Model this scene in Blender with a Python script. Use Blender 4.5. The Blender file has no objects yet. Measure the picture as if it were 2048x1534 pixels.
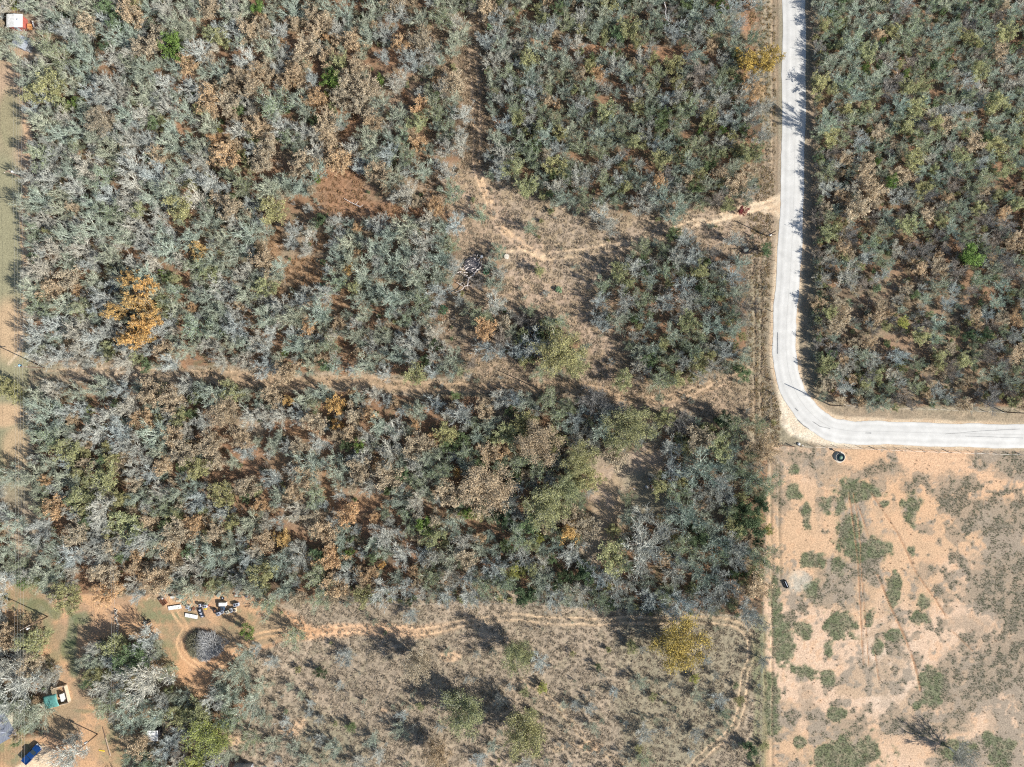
import bpy, math, random
import numpy as np
from mathutils import Vector
S = bpy.context.scene
COL = S.collection
R_ = math.radians
# ------------------------------------------------------------------ camera, sky, sun
CAMH = 180.0
GSD = 0.13                      # metres per pixel of the 2048 px wide photograph, on the ground
CX, CY = 1024.0, 767.0
cam = bpy.data.cameras.new('camera'); camo = bpy.data.objects.new('camera', cam); COL.objects.link(camo)
camo.location = (0, 0, CAMH); camo.rotation_euler = (0, 0, 0)
cam.sensor_width = 36.0; cam.lens = 36.0*CAMH/(2048*GSD); cam.clip_start = 1.0; cam.clip_end = 5000
S.camera = camo
SUN_EL = R_(33.0); SAZ = math.atan2(0.905, -0.425)          # clockwise from +Y
sv = Vector((math.sin(SAZ)*math.cos(SUN_EL), math.cos(SAZ)*math.cos(SUN_EL), math.sin(SUN_EL)))
w = bpy.data.worlds.new('World'); S.world = w; w.use_nodes = True
nt = w.node_tree; nt.nodes.clear()
sky = nt.nodes.new('ShaderNodeTexSky'); sky.sky_type = 'NISHITA'; sky.sun_disc = False
sky.sun_elevation = SUN_EL; sky.sun_rotation = SAZ; sky.altitude = 200
bg = nt.nodes.new('ShaderNodeBackground'); bg.inputs[1].default_value = 0.085
wo = nt.nodes.new('ShaderNodeOutputWorld')
nt.links.new(sky.outputs[0], bg.inputs[0]); nt.links.new(bg.outputs[0], wo.inputs[0])
sl = bpy.data.lights.new('sun', 'SUN'); sl.energy = 5.0; sl.angle = R_(0.5); sl.color = (1.0, 0.955, 0.89)
so = bpy.data.objects.new('sun', sl); COL.objects.link(so)
so.rotation_euler = sv.to_track_quat('Z', 'Y').to_euler(); so.location = (0, 0, 60)
S.view_settings.view_transform = 'Standard'; S.view_settings.look = 'None'
S.view_settings.exposure = 0.66; S.view_settings.gamma = 1.0
S.cycles.use_denoising = False; S.cycles.pixel_filter_type = 'BLACKMAN_HARRIS'; S.cycles.filter_width = 1.15
S.cycles.max_bounces = 5; S.cycles.diffuse_bounces = 3; S.cycles.caustics_reflective = False
# ------------------------------------------------------------------ helpers
def W(px, py, z=0.0):
    k = GSD*(CAMH - z)/CAMH
    return ((px-CX)*k, (CY-py)*k, z)
def tag(o, label=None, cat=None, group=None, kind=None):
    if label: o['label'] = label
    if cat: o['category'] = cat
    if group: o['group'] = group
    if kind: o['kind'] = kind
    return o
def empty(name, loc, rz=0.0, label=None, cat=None, group=None):
    o = bpy.data.objects.new(name, None); COL.objects.link(o); o.location = loc; o.rotation_euler = (0, 0, rz)
    o.empty_display_size = 0.3
    return tag(o, label, cat, group)
def meshobj(name, V, F, mat, parent=None, smooth=False):
    me = bpy.data.meshes.new(name); me.from_pydata([tuple(v) for v in V], [], F); me.update()
    me.materials.append(mat)
    if smooth: me.polygons.foreach_set('use_smooth', [True]*len(me.polygons))
    o = bpy.data.objects.new(name, me); COL.objects.link(o)
    if parent: o.parent = parent
    return o
class MB:
    def __init__(s): s.V = []; s.F = []
    def box(s, c, d, rz=0, tilt=0, taper=1.0):
        n = len(s.V); cz, sz = math.cos(rz), math.sin(rz); ct, st = math.cos(tilt), math.sin(tilt)
        for z in (-1, 1):
            k = taper if z > 0 else 1.0
            for x, y in ((-1, -1), (1, -1), (1, 1), (-1, 1)):
                X, Y, Z = x*d[0]/2*k, y*d[1]/2*k, z*d[2]/2
                Y, Z = Y*ct - Z*st, Y*st + Z*ct
                s.V.append((c[0]+X*cz-Y*sz, c[1]+X*sz+Y*cz, c[2]+Z))
        s.F += [tuple(n+i for i in f) for f in ((3, 2, 1, 0), (4, 5, 6, 7), (0, 1, 5, 4), (1, 2, 6, 5), (2, 3, 7, 6), (3, 0, 4, 7))]
        return s
    def tube(s, a, b, r0, r1=None, n=8, cap=True):
        r1 = r0 if r1 is None else r1
        a = Vector(a); b = Vector(b); d = (b-a).normalized()
        u = d.orthogonal().normalized(); v = d.cross(u); k = len(s.V)
        for p, r in ((a, r0), (b, r1)):
            for i in range(n):
                t = 2*math.pi*i/n; s.V.append(tuple(p + u*(r*math.cos(t)) + v*(r*math.sin(t))))
        for i in range(n):
            j = (i+1) % n; s.F.append((k+i, k+j, k+n+j, k+n+i))
        if cap: s.F.append(tuple(k+i for i in range(n-1, -1, -1))); s.F.append(tuple(k+n+i for i in range(n)))
        return s
    def lathe(s, c, prof, n=20):
        k = len(s.V)
        for r, z in prof:
            for i in range(n):
                t = 2*math.pi*i/n; s.V.append((c[0]+r*math.cos(t), c[1]+r*math.sin(t), c[2]+z))
        for j in range(len(prof)-1):
            for i in range(n):
                i2 = (i+1) % n; s.F.append((k+j*n+i, k+j*n+i2, k+(j+1)*n+i2, k+(j+1)*n+i))
        return s
    def prism(s, prof, y0, y1):          # profile in x,z extruded along y
        k = len(s.V); n = len(prof)
        for y in (y0, y1):
            for x, z in prof: s.V.append((x, y, z))
        for i in range(n):
            j = (i+1) % n; s.F.append((k+i, k+j, k+n+j, k+n+i))
        s.F.append(tuple(k+i for i in range(n-1, -1, -1))); s.F.append(tuple(k+n+i for i in range(n)))
        return s
    def sheet(s, c, lx, ly, rz=0, z0=0.0, rise=0.0, wave=0.03, n=14):   # corrugated sheet with thickness
        k = len(s.V); cz, sz = math.cos(rz), math.sin(rz)
        for lay in (0, 0.02):
            for j in (-1, 1):
                for i in range(n+1):
                    x = (i/n-0.5)*lx; y = j*ly/2
                    s.V.append((c[0]+x*cz-y*sz, c[1]+x*sz+y*cz, c[2]+lay+(wave if i % 2 else 0)+rise*(j+1)/2))
        m = 2*(n+1)
        for i in range(n):
            s.F.append((k+i+1, k+i, k+n+1+i, k+n+2+i)); s.F.append((k+m+i, k+m+i+1, k+m+n+2+i, k+m+n+1+i))
            s.F.append((k+i, k+i+1, k+m+i+1, k+m+i)); s.F.append((k+n+2+i, k+n+1+i, k+m+n+1+i, k+m+n+2+i))
        return s
    def build(s, name, mat, parent=None, smooth=False): return meshobj(name, s.V, s.F, mat, parent, smooth)
def newmat(name):
    m = bpy.data.materials.new(name); m.use_nodes = True
    return m, m.node_tree, m.node_tree.nodes['Principled BSDF']
def mat(name, col, rough=0.8, metal=0.0, var=0.25, scale=3.0, bump=0.0, spec=0.3):
    m, t, b = newmat(name)
    tc = t.nodes.new('ShaderNodeTexCoord'); nz = t.nodes.new('ShaderNodeTexNoise'); nz.inputs['Scale'].default_value = scale
    nz.inputs['Detail'].default_value = 6
    t.links.new(tc.outputs['Object'], nz.inputs['Vector'])
    mr = t.nodes.new('ShaderNodeMapRange'); mr.inputs[1].default_value = 0.3; mr.inputs[2].default_value = 0.7
    mr.inputs[3].default_value = 1-var; mr.inputs[4].default_value = 1+var
    t.links.new(nz.outputs[0], mr.inputs[0])
    mx = t.nodes.new('ShaderNodeVectorMath'); mx.operation = 'SCALE'; mx.inputs[0].default_value = col
    t.links.new(mr.outputs[0], mx.inputs[3]); t.links.new(mx.outputs[0], b.inputs['Base Color'])
    b.inputs['Roughness'].default_value = rough; b.inputs['Metallic'].default_value = metal
    b.inputs['Specular IOR Level'].default_value = spec
    if bump:
        bp = t.nodes.new('ShaderNodeBump'); bp.inputs['Distance'].default_value = bump
        t.links.new(nz.outputs[0], bp.inputs['Height']); t.links.new(bp.outputs[0], b.inputs['Normal'])
    return m
def tintmat(name, attr, rough=0.85, trans=0.0):
    m, t, b = newmat(name)
    a = t.nodes.new('ShaderNodeAttribute'); a.attribute_type = 'INSTANCER'; a.attribute_name = attr
    r = t.nodes.new('ShaderNodeAttribute'); r.attribute_name = 'rnd'
    mr = t.nodes.new('ShaderNodeMapRange'); mr.inputs[3].default_value = 0.45; mr.inputs[4].default_value = 1.55
    t.links.new(r.outputs['Fac'], mr.inputs[0])
    mx = t.nodes.new('ShaderNodeVectorMath'); mx.operation = 'SCALE'
    t.links.new(a.outputs['Color'], mx.inputs[0]); t.links.new(mr.outputs[0], mx.inputs[3])
    t.links.new(mx.outputs[0], b.inputs['Base Color'])
    b.inputs['Roughness'].default_value = rough; b.inputs['Specular IOR Level'].default_value = 0.15
    if trans:
        out = t.nodes['Material Output']; tr = t.nodes.new('ShaderNodeBsdfTranslucent'); ms = t.nodes.new('ShaderNodeMixShader')
        t.links.new(mx.outputs[0], tr.inputs[0]); ms.inputs[0].default_value = trans
        t.links.new(b.outputs[0], ms.inputs[1]); t.links.new(tr.outputs[0], ms.inputs[2]); t.links.new(ms.outputs[0], out.inputs[0])
    return m
# ------------------------------------------------------------------ field maps (numpy, on the ground grid)
rs = np.random.RandomState(7)
def axis(lo, hi, step, far):
    core = np.arange(lo, hi+step/2, step); g = []; d = step; x = hi
    while x < far: d *= 1.6; x += d; g.append(x)
    g = np.array(g); return np.concatenate([(lo-(g-hi))[::-1], core, g])
STEP = 0.3
ax = axis(-150, 150, STEP, 2500); ay = axis(-116, 116, STEP, 2500)
XX, YY = np.meshgrid(ax, ay)
PX = CX + XX/GSD; PY = CY - YY/GSD
def vnoise(X, Y, cell, seed, oct=1, gain=0.5):
    r = np.random.RandomState(seed); N = 512; T = r.rand(N, N).astype(np.float32); out = 0; amp = 1.0; tot = 0
    for o in range(oct):
        u = X/cell + 71.3*o; v = Y/cell + 19.7*o
        i = np.floor(u).astype(np.int64); j = np.floor(v).astype(np.int64); fu = u-i; fv = v-j
        fu = fu*fu*(3-2*fu); fv = fv*fv*(3-2*fv)
        a = T[i % N, j % N]; b = T[(i+1) % N, j % N]; c = T[i % N, (j+1) % N]; d = T[(i+1) % N, (j+1) % N]
        out = out + amp*((a*(1-fu)+b*fu)*(1-fv)+(c*(1-fu)+d*fu)*fv); tot += amp; amp *= gain; cell /= 2
    return out/tot
def sstep(x, a, b):
    t = np.clip((x-a)/(b-a), 0, 1); return t*t*(3-2*t)
WX = (vnoise(PX, PY, 60, 1, 4)-0.5)*26; WY = (vnoise(PX, PY, 60, 2, 4)-0.5)*26     # edge warp in px
QX = PX+WX; QY = PY+WY
def dline(pts, X=None, Y=None):
    X = QX if X is None else X; Y = QY if Y is None else Y
    d = np.full(X.shape, 1e9, np.float32)
    for (x0, y0), (x1, y1) in zip(pts[:-1], pts[1:]):
        dx, dy = x1-x0, y1-y0; t = np.clip(((X-x0)*dx+(Y-y0)*dy)/(dx*dx+dy*dy), 0, 1)
        d = np.minimum(d, np.hypot(X-x0-t*dx, Y-y0-t*dy))
    return d
def line(pts, hw, soft=4, straight=False):
    d = dline(pts, PX if straight else None, PY if straight else None); return 1-sstep(d, hw-soft/2, hw+soft/2)
def ell(x, y, rx, ry, soft=0.35, warp=0.6):
    d = np.hypot((PX+WX*warp-x)/rx, (PY+WY*warp-y)/ry); return 1-sstep(d, 1-soft, 1+soft)
FX = vnoise(PX, PY, 9, 41, 3, .7); FY = vnoise(PX, PY, 26, 42, 3, .6)
def rag(x, y, rx, ry, k=.9, soft=.22):
    d = np.hypot((PX+WX*.9-x)/rx, (PY+WY*.9-y)/ry) + (FX-.5)*k*.8 + (FY-.5)*k*1.3
    return 1-sstep(d, 1-soft, 1+soft)
def poly(pts, soft=6, warp=1.0):
    X = PX+WX*warp; Y = PY+WY*warp; ins = np.zeros(X.shape, bool); n = len(pts)
    for i in range(n):
        x0, y0 = pts[i]; x1, y1 = pts[(i+1) % n]
        if y0 == y1: continue
        c = ((y0 > Y) != (y1 > Y)) & (X < (x1-x0)*(Y-y0)/(y1-y0)+x0); ins ^= c
    d = dline(pts+[pts[0]], X, Y)
    return np.clip(0.5+np.where(ins, d, -d)/soft, 0, 1)
def smooth_pts(p, n=10):
    out = []
    for i in range(len(p)-1):
        p0 = p[max(i-1, 0)]; p1 = p[i]; p2 = p[i+1]; p3 = p[min(i+2, len(p)-1)]
        for k in range(n):
            t = k/n
            out.append(tuple(0.5*(2*b+(c-a)*t+(2*a-5*b+4*c-d)*t*t+(3*b-a-3*c+d)*t**3) for a, b, c, d in zip(p0, p1, p2, p3)))
    out.append(p[-1]); return out
ROAD = smooth_pts([(1588, -2400), (1588, -300), (1588, 0), (1588, 150), (1586, 300), (1583, 420), (1577, 540), (1571, 620), (1568, 690), (1574, 745), (1590, 790), (1618, 828), (1655, 855), (1700, 865), (1760, 866), (1860, 869), (2048, 873), (2400, 880), (5000, 930)])
TR_MAIN = smooth_pts([(60, 752), (200, 744), (360, 746), (480, 752), (600, 764), (700, 760), (800, 768), (900, 776), (1000, 774), (1100, 770), (1180, 778), (1270, 802), (1340, 797), (1420, 768)])
TR_N = smooth_pts([(945, 60), (950, 150), (955, 250), (955, 330), (975, 390), (1000, 450), (1045, 490), (1090, 515)])
TR_DRIVE = smooth_pts([(1090, 515), (1200, 500), (1290, 480), (1400, 445), (1480, 425), (1560, 405)])
TR_S = smooth_pts([(540, 1250), (600, 1266), (700, 1262), (850, 1264), (930, 1245), (1030, 1235), (1130, 1243), (1250, 1242), (1400, 1240), (1460, 1244), (1498, 1268), (1503, 1310), (1490, 1350), (1480, 1420), (1465, 1460), (1400, 1520), (1360, 1560)])
TR_R = [(1520, 470), (1522, 600), (1520, 770), (1520, 880)]
NEDGE = smooth_pts([(640, 1205), (760, 1203), (1024, 1203), (1184, 1213), (1330, 1222), (1500, 1226)])
# openings in the woods
op = np.zeros(PX.shape, np.float32)
def opening(m):
    global op; op = np.maximum(op, m)
opening(poly([(-400, 100), (45, 100), (62, 300), (60, 560), (66, 720), (62, 800), (55, 930), (75, 1000), (80, 1150), (20, 1150), (-10, 930), (-400, 900)]))
opening(line(TR_MAIN, 20)); opening(line([(30, 745), (360, 750)], 18))
M_CLEAR = poly([(860, 330), (935, 335), (1000, 345), (1060, 385), (1180, 412), (1260, 425), (1350, 420), (1420, 408), (1480, 400), (1556, 396), (1556, 470), (1500, 500), (1440, 475), (1330, 470), (1260, 500), (1225, 560), (1190, 620), (1240, 700), (1240, 770), (1150, 770), (1180, 700), (1120, 640), (1010, 610), (1000, 560), (1010, 520), (960, 440), (890, 420)], 34, 1.5)
opening(M_CLEAR); opening(line(TR_N, 24, 10)); opening(line(smooth_pts([(1300, 905), (1250, 950), (1216, 1000), (1205, 1050), (1190, 1100)]), 30, 14)); opening(line(smooth_pts([(1200, 900), (1205, 960), (1215, 1010)]), 16, 10)); opening(ell(1300, 1000, 40, 34)); opening(ell(1015, 835, 36, 22)); opening(ell(1180, 800, 70, 14)); opening(ell(930, 50, 16, 40)); opening(ell(880, 80, 50, 14)*.9); opening(ell(938, 170, 20, 40))
M_CL2 = np.maximum.reduce([ell(945, 120, 22, 90, .4), ell(890, 75, 60, 18, .5)*.8, ell(900, 380, 60, 44, .4), ell(960, 460, 50, 60, .4), ell(1060, 590, 90, 34, .4), ell(1170, 620, 50, 50, .4), ell(1230, 720, 44, 60, .4), ell(960, 620, 60, 60, .4)*.75, ell(1010, 740, 80, 24, .4), ell(1330, 790, 150, 24, .4), ell(1440, 800, 90, 50, .4), ell(1470, 480, 70, 26, .4), ell(940, 720, 50, 30, .5)*.6])
opening(M_CL2)
M_RUST = np.maximum.reduce([ell(680, 355, 50, 40), ell(760, 420, 70, 22), ell(690, 400, 45, 40), ell(830, 420, 50, 16), ell(700, 250, 22, 50), ell(400, 60, 22, 34), ell(375, 405, 14, 40), ell(372, 660, 14, 50), ell(365, 575, 18, 34), ell(1180, 95, 60, 9), ell(1340, 105, 40, 16), ell(1495, 45, 16, 34), ell(600, 95, 26, 16), ell(690, 700, 24, 26), ell(780, 110, 26, 20), ell(1250, 660, 30, 20), ell(370, 150, 12, 20), ell(640, 220, 20, 14)])
M_RUST = np.maximum.reduce([M_RUST, line(smooth_pts([(408, 30), (392, 90), (372, 160), (362, 240), (372, 330), (378, 400), (366, 480), (372, 570), (366, 650), (374, 730)]), 7, 8), line(smooth_pts([(610, 90), (650, 170), (690, 250), (700, 330), (690, 400)]), 10, 12), line(smooth_pts([(690, 560), (712, 620), (700, 690), (684, 740)]), 9, 10), line(smooth_pts([(770, 100), (800, 180), (860, 260), (850, 330)]), 7, 10), line(smooth_pts([(1030, 60), (1090, 92), (1180, 97), (1300, 100), (1400, 98), (1440, 130)]), 8, 10), line(smooth_pts([(520, 900), (560, 860), (640, 870), (665, 930), (660, 1000), (740, 1010)]), 11, 12), line(smooth_pts([(400, 870), (470, 900), (520, 960), (560, 1060)]), 8, 12), line(smooth_pts([(300, 1160), (360, 1090), (370, 1010), (340, 930)]), 7, 12), line(smooth_pts([(760, 1010), (800, 1040), (830, 1120)]), 8, 12)])
opening(M_RUST)
M_BROWN = np.maximum.reduce([ell(550, 490, 16, 44), ell(615, 545, 50, 36), ell(680, 595, 40, 28), ell(640, 480, 26, 20), ell(560, 590, 24, 16), ell(660, 960, 16, 50), ell(610, 870, 40, 12), ell(560, 930, 18, 40), ell(745, 1000, 30, 22), ell(1490, 800, 50, 40), ell(1080, 770, 120, 26), ell(1200, 800, 60, 20), ell(1380, 820, 22, 16), ell(545, 1060, 20, 12), ell(1220, 1000, 34, 60), ell(1295, 925, 34, 26), ell(1200, 1070, 34, 34), ell(1200, 940, 20, 40), ell(1240, 860, 8, 50), ell(1390, 560, 10, 10), ell(880, 880, 10, 10)])
opening(M_BROWN*0.95)
opening(ell(500, 860, 34, 26)*0.8); opening(ell(350, 1000, 20, 14)*0.7)
for x, y, rx, ry, k in ((1310, 1000, 24, 30, .85), (1260, 960, 30, 16, .85), (980, 600, 40, 20, .8), (930, 640, 60, 50, .7), (1000, 830, 30, 26, .7), (960, 700, 60, 50, .6), (1060, 560, 60, 40, .6), (1200, 740, 60, 40, .7), (980, 590, 70, 60, .5), (1380, 470, 110, 20, .6), (1300, 830, 160, 26, .5), (700, 300, 60, 90, .5), (880, 130, 60, 90, .5), (600, 300, 60, 40, .35), (800, 200, 90, 60, .4), (640, 1000, 80, 60, .4), (800, 980, 60, 60, .35), (400, 120, 30, 100, .4), (1800, 640, 160, 100, .3), (1900, 720, 150, 60, .3), (1450, 1000, 40, 60, .35), (640, 880, 90, 30, .45), (600, 540, 110, 100, .4)): opening(ell(x, y, rx, ry, .5)*k)
M_ROADSIDE = poly([(1490, -500), (1640, -500), (1638, 700), (1650, 775), (1676, 802), (1730, 812), (3000, 818), (3000, 960), (1700, 912), (1490, 905), (1495, 540), (1500, 470), (1530, 300), (1510, 100), (1530, -20)], warp=0.3)
opening(M_ROADSIDE)
M_YARD = poly([(30, 1165), (110, 1190), (230, 1195), (330, 1185), (530, 1190), (556, 1215), (590, 1250), (610, 1262), (510, 1292), (450, 1330), (430, 1400), (400, 1420), (350, 1380), (335, 1290), (300, 1278), (262, 1275), (235, 1266), (195, 1270), (165, 1310), (190, 1400), (235, 1440), (270, 1470), (250, 1700), (90, 1700), (-100, 1700), (-100, 1480), (90, 1470), (120, 1330), (60, 1300), (20, 1230), (-60, 1170)])
opening(M_YARD)
M_FIELD = poly([(560, 1205), (760, 1195), (1024, 1190), (1240, 1215), (1530, 1228), (1540, 2200), (400, 2200), (440, 1460), (500, 1420), (480, 1340), (500, 1300), (600, 1270)])
opening(M_FIELD)
M_PAST = poly([(1538, 893), (1700, 897), (4000, 930), (4000, 3000), (1530, 3000), (1528, 1200)], warp=0.12)
opening(M_PAST)
for x, y, rx, ry in ((48, 50, 36, 28), (62, 96, 28, 22), (118, 1388, 32, 28), (312, 1455, 26, 24), (20, 1450, 26, 26), (213, 1482, 18, 34), (66, 1504, 26, 22), (235, 1235, 14, 26), (15, 15, 14, 8), (940, 536, 34, 34), (1490, 500, 30, 22), (1300, 966, 26, 14), (1679, 913, 20, 20)): opening(ell(x, y, rx, ry))
D = 1-op
# ground colour
def C(*c): return np.array(c, np.float32)
g1 = vnoise(PX, PY, 90, 11, 5, 0.6)[..., None]; g2 = vnoise(PX, PY, 14, 12, 4, 0.65)[..., None]; g3 = vnoise(PX, PY, 220, 13, 3)[..., None]
def mixc(base, col, m, k=1.0):
    if m.ndim == 2: m = m[..., None]
    return base*(1-m*k) + col*m*k
grass = mixc(C(.315, .255, .185)*np.ones(PX.shape+(3,), np.float32), C(.385, .305, .22), sstep(g1, .42, .62)); grass = mixc(grass, C(.24, .225, .15), sstep(g3, .52, .64)*.6); grass = mixc(grass, C(.25, .215, .145), sstep(g2, .55, .7), .7)
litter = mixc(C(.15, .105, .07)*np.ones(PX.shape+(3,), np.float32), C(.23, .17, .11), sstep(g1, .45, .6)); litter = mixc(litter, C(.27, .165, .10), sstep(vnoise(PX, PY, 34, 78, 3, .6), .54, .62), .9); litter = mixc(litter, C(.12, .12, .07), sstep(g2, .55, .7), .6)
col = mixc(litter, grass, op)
col = mixc(col, mixc(C(.33, .185, .105), C(.25, .145, .085), sstep(g2, .45, .6)), M_RUST, .9)
col = mixc(col, mixc(C(.33, .205, .115), C(.25, .155, .09), sstep(g2, .45, .6)), M_BROWN*(PX < 900), .85)
pink = C(.42, .315, .23)
col = mixc(col, mixc(C(.38, .275, .185), C(.29, .215, .14), sstep(g2, .45, .6)), np.maximum(M_CL2, line(TR_N, 24, 16)), .8)
col = mixc(col, mixc(pink, C(.38, .28, .18), sstep(g2, .45, .6)), np.maximum.reduce([ell(1215, 1000, 36, 70), ell(1295, 915, 36, 26), M_CLEAR*.8]), .8)
def track(pts, gauge, hw, c, k, w=0.35):
    global col
    X = PX+WX*w; Y = PY+WY*w; d = dline(pts, X, Y); m = 1-sstep(np.abs(d-gauge), hw*0.5, hw*1.5)
    m = m*(0.55+0.9*sstep(g2[..., 0], .35, .6)); col = mixc(col, c, np.clip(m, 0, 1), k); return m
RUT = np.zeros(PX.shape, np.float32)
col = mixc(col, mixc(C(.40, .28, .175), C(.30, .215, .135), sstep(g2, .42, .6)), line(TR_MAIN, 12, 12)*sstep(PX, 330, 420), .8)
for T, gg, cc, kk in ((TR_MAIN, 6.5, C(.47, .34, .22), .6), (TR_S, 6.0, C(.52, .385, .25), .85), (TR_N, 6, C(.52, .37, .24), .6), (TR_DRIVE, 6.5, C(.52, .39, .26), .6)):
    RUT = np.maximum(RUT, track(T, gg, 2.4, cc, kk))
for T in (TR_S,): track(T, 1.0, 1.6, C(.25, .19, .12), .6); track(T, 10.5, 1.6, C(.26, .20, .13), .5)
col = mixc(col, C(.62, .40, .24), line(TR_S, 13, 10)*(1-sstep(PX, 760, 960)), .85)
col = mixc(col, C(.55, .33, .185), poly([(520, 1195), (560, 1215), (640, 1255), (700, 1262), (640, 1272), (560, 1275), (500, 1310)], 14), .9)
col = mixc(col, C(.64, .44, .27), line(smooth_pts([(955, 330), (975, 390), (1000, 450), (1045, 490), (1080, 512)]), 6, 8)*sstep(g2[..., 0], .35, .55), .7)
RUT = np.maximum(RUT, track([(1000, 505), (1050, 500), (1090, 515)], 0, 4, C(.66, .5, .33), .6))
for T in ([(1508, 520), (1512, 880)], [(1522, 520), (1524, 880)], [(1546, 0), (1546, 330)], [(1554, 0), (1554, 390)], [(1530, 120), (1532, 330)]): RUT = np.maximum(RUT, track(T, 0, 2.5, C(.22, .15, .09), .6, .25))
RUT = np.maximum(RUT, track(smooth_pts([(1330, 815), (1400, 785), (1440, 768), (1500, 740)]), 5, 2, C(.5, .36, .24), .6))
# driveway mouth, road shoulders
cal = mixc(C(.62, .49, .34), C(.52, .385, .255), sstep(g2, .45, .62))
col = mixc(col, cal, np.maximum(poly([(1440, 428), (1500, 405), (1545, 396), (1580, 385), (1580, 445), (1552, 428), (1510, 424), (1450, 442)], 8, .35), ell(1400, 445, 50, 7)*.5))
droad = dline(ROAD, PX+WX*.25, PY+WY*.25)
shl = (1-sstep(droad, 26, 34))*sstep(PY, 430, 520)*(1-sstep(PX, 1950, 2050)*.5)
col = mixc(col, cal*0.97, shl, .95)
col = mixc(col, mixc(C(.24, .19, .13), C(.33, .25, .17), sstep(g2, .4, .6)), (1-sstep(np.abs(droad-38), 6, 12))*(1-shl), .6)
col = mixc(col, mixc(C(.68, .60, .46), C(.60, .50, .37), sstep(g2, .4, .6)), poly([(1556, 780), (1592, 790), (1640, 870), (1720, 892), (1640, 888), (1580, 872), (1562, 850)], 8, .4))
M_DRV = np.maximum(poly([(1440, 430), (1500, 407), (1545, 394), (1572, 382), (1572, 448), (1550, 430), (1510, 424), (1450, 443)], 8, .35), line([(1400, 447), (1470, 428)], 5, 6)*.8)
col = mixc(col, cal, M_DRV)
col = mixc(col, C(.46, .29, .14), ell(1505, 175, 26, 26), .7)
# left corridor
lc = poly([(-500, 80), (58, 80), (62, 420), (58, 720), (50, 930), (-500, 930)], 6, .3)
corr = mixc(C(.42, .30, .20), C(.28, .26, .16), sstep(g3, .45, .6)); corr = mixc(corr, C(.20, .22, .12), ell(18, 240, 26, 60), .6)
col = mixc(col, corr, lc); col = mixc(col, C(.58, .38, .23), np.maximum.reduce([line([(48, 240), (56, 330), (50, 450), (56, 600), (40, 700)], 7, 8), ell(20, 660, 40, 60)*.9, ell(10, 830, 40, 24), ell(30, 900, 26, 50)*.7]), .7)
col = mixc(col, C(.70, .55, .38), line(smooth_pts([(52, 655), (45, 690), (15, 725)]), 3, 5), .6)
# sandy yard
yard = mixc(C(.54, .335, .19), C(.38, .25, .155), sstep(g2*.55+g1*.45, .45, .56)); yard = mixc(yard, C(.29, .225, .14), sstep(g1, .55, .64)*.7); yard = mixc(yard, C(.54, .30, .155), ell(400, 1330, 80, 40), .5)
col = mixc(col, yard, M_YARD)
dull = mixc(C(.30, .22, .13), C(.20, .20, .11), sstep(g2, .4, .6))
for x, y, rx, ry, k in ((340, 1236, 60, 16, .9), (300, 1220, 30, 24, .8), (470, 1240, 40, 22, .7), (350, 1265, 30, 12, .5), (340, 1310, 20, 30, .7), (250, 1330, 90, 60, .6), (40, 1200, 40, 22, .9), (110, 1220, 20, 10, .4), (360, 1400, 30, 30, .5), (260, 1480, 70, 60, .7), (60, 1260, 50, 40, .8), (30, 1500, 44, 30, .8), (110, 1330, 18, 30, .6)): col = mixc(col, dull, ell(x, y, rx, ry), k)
grn = mixc(C(.135, .165, .085), C(.19, .20, .12), sstep(g2, .4, .6))
for x, y, rx, ry, k in ((80, 1215, 26, 16, .8), (112, 1228, 14, 14, .8), (140, 1213, 8, 14, .8), (162, 1236, 18, 12, .8), (145, 1265, 10, 40, .85), (140, 1300, 18, 24, .85), (152, 1335, 12, 20, .85), (170, 1422, 20, 4, .5), (45, 1170, 16, 8, .8)): col = mixc(col, grn, ell(x, y, rx, ry), k)
col = mixc(col, mixc(C(.70, .55, .37), C(.60, .46, .31), sstep(g2, .4, .6)), poly([(84, 1486), (104, 1500), (98, 1540), (98, 1700), (-60, 1700), (30, 1534), (60, 1515)], 4, .2))
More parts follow.
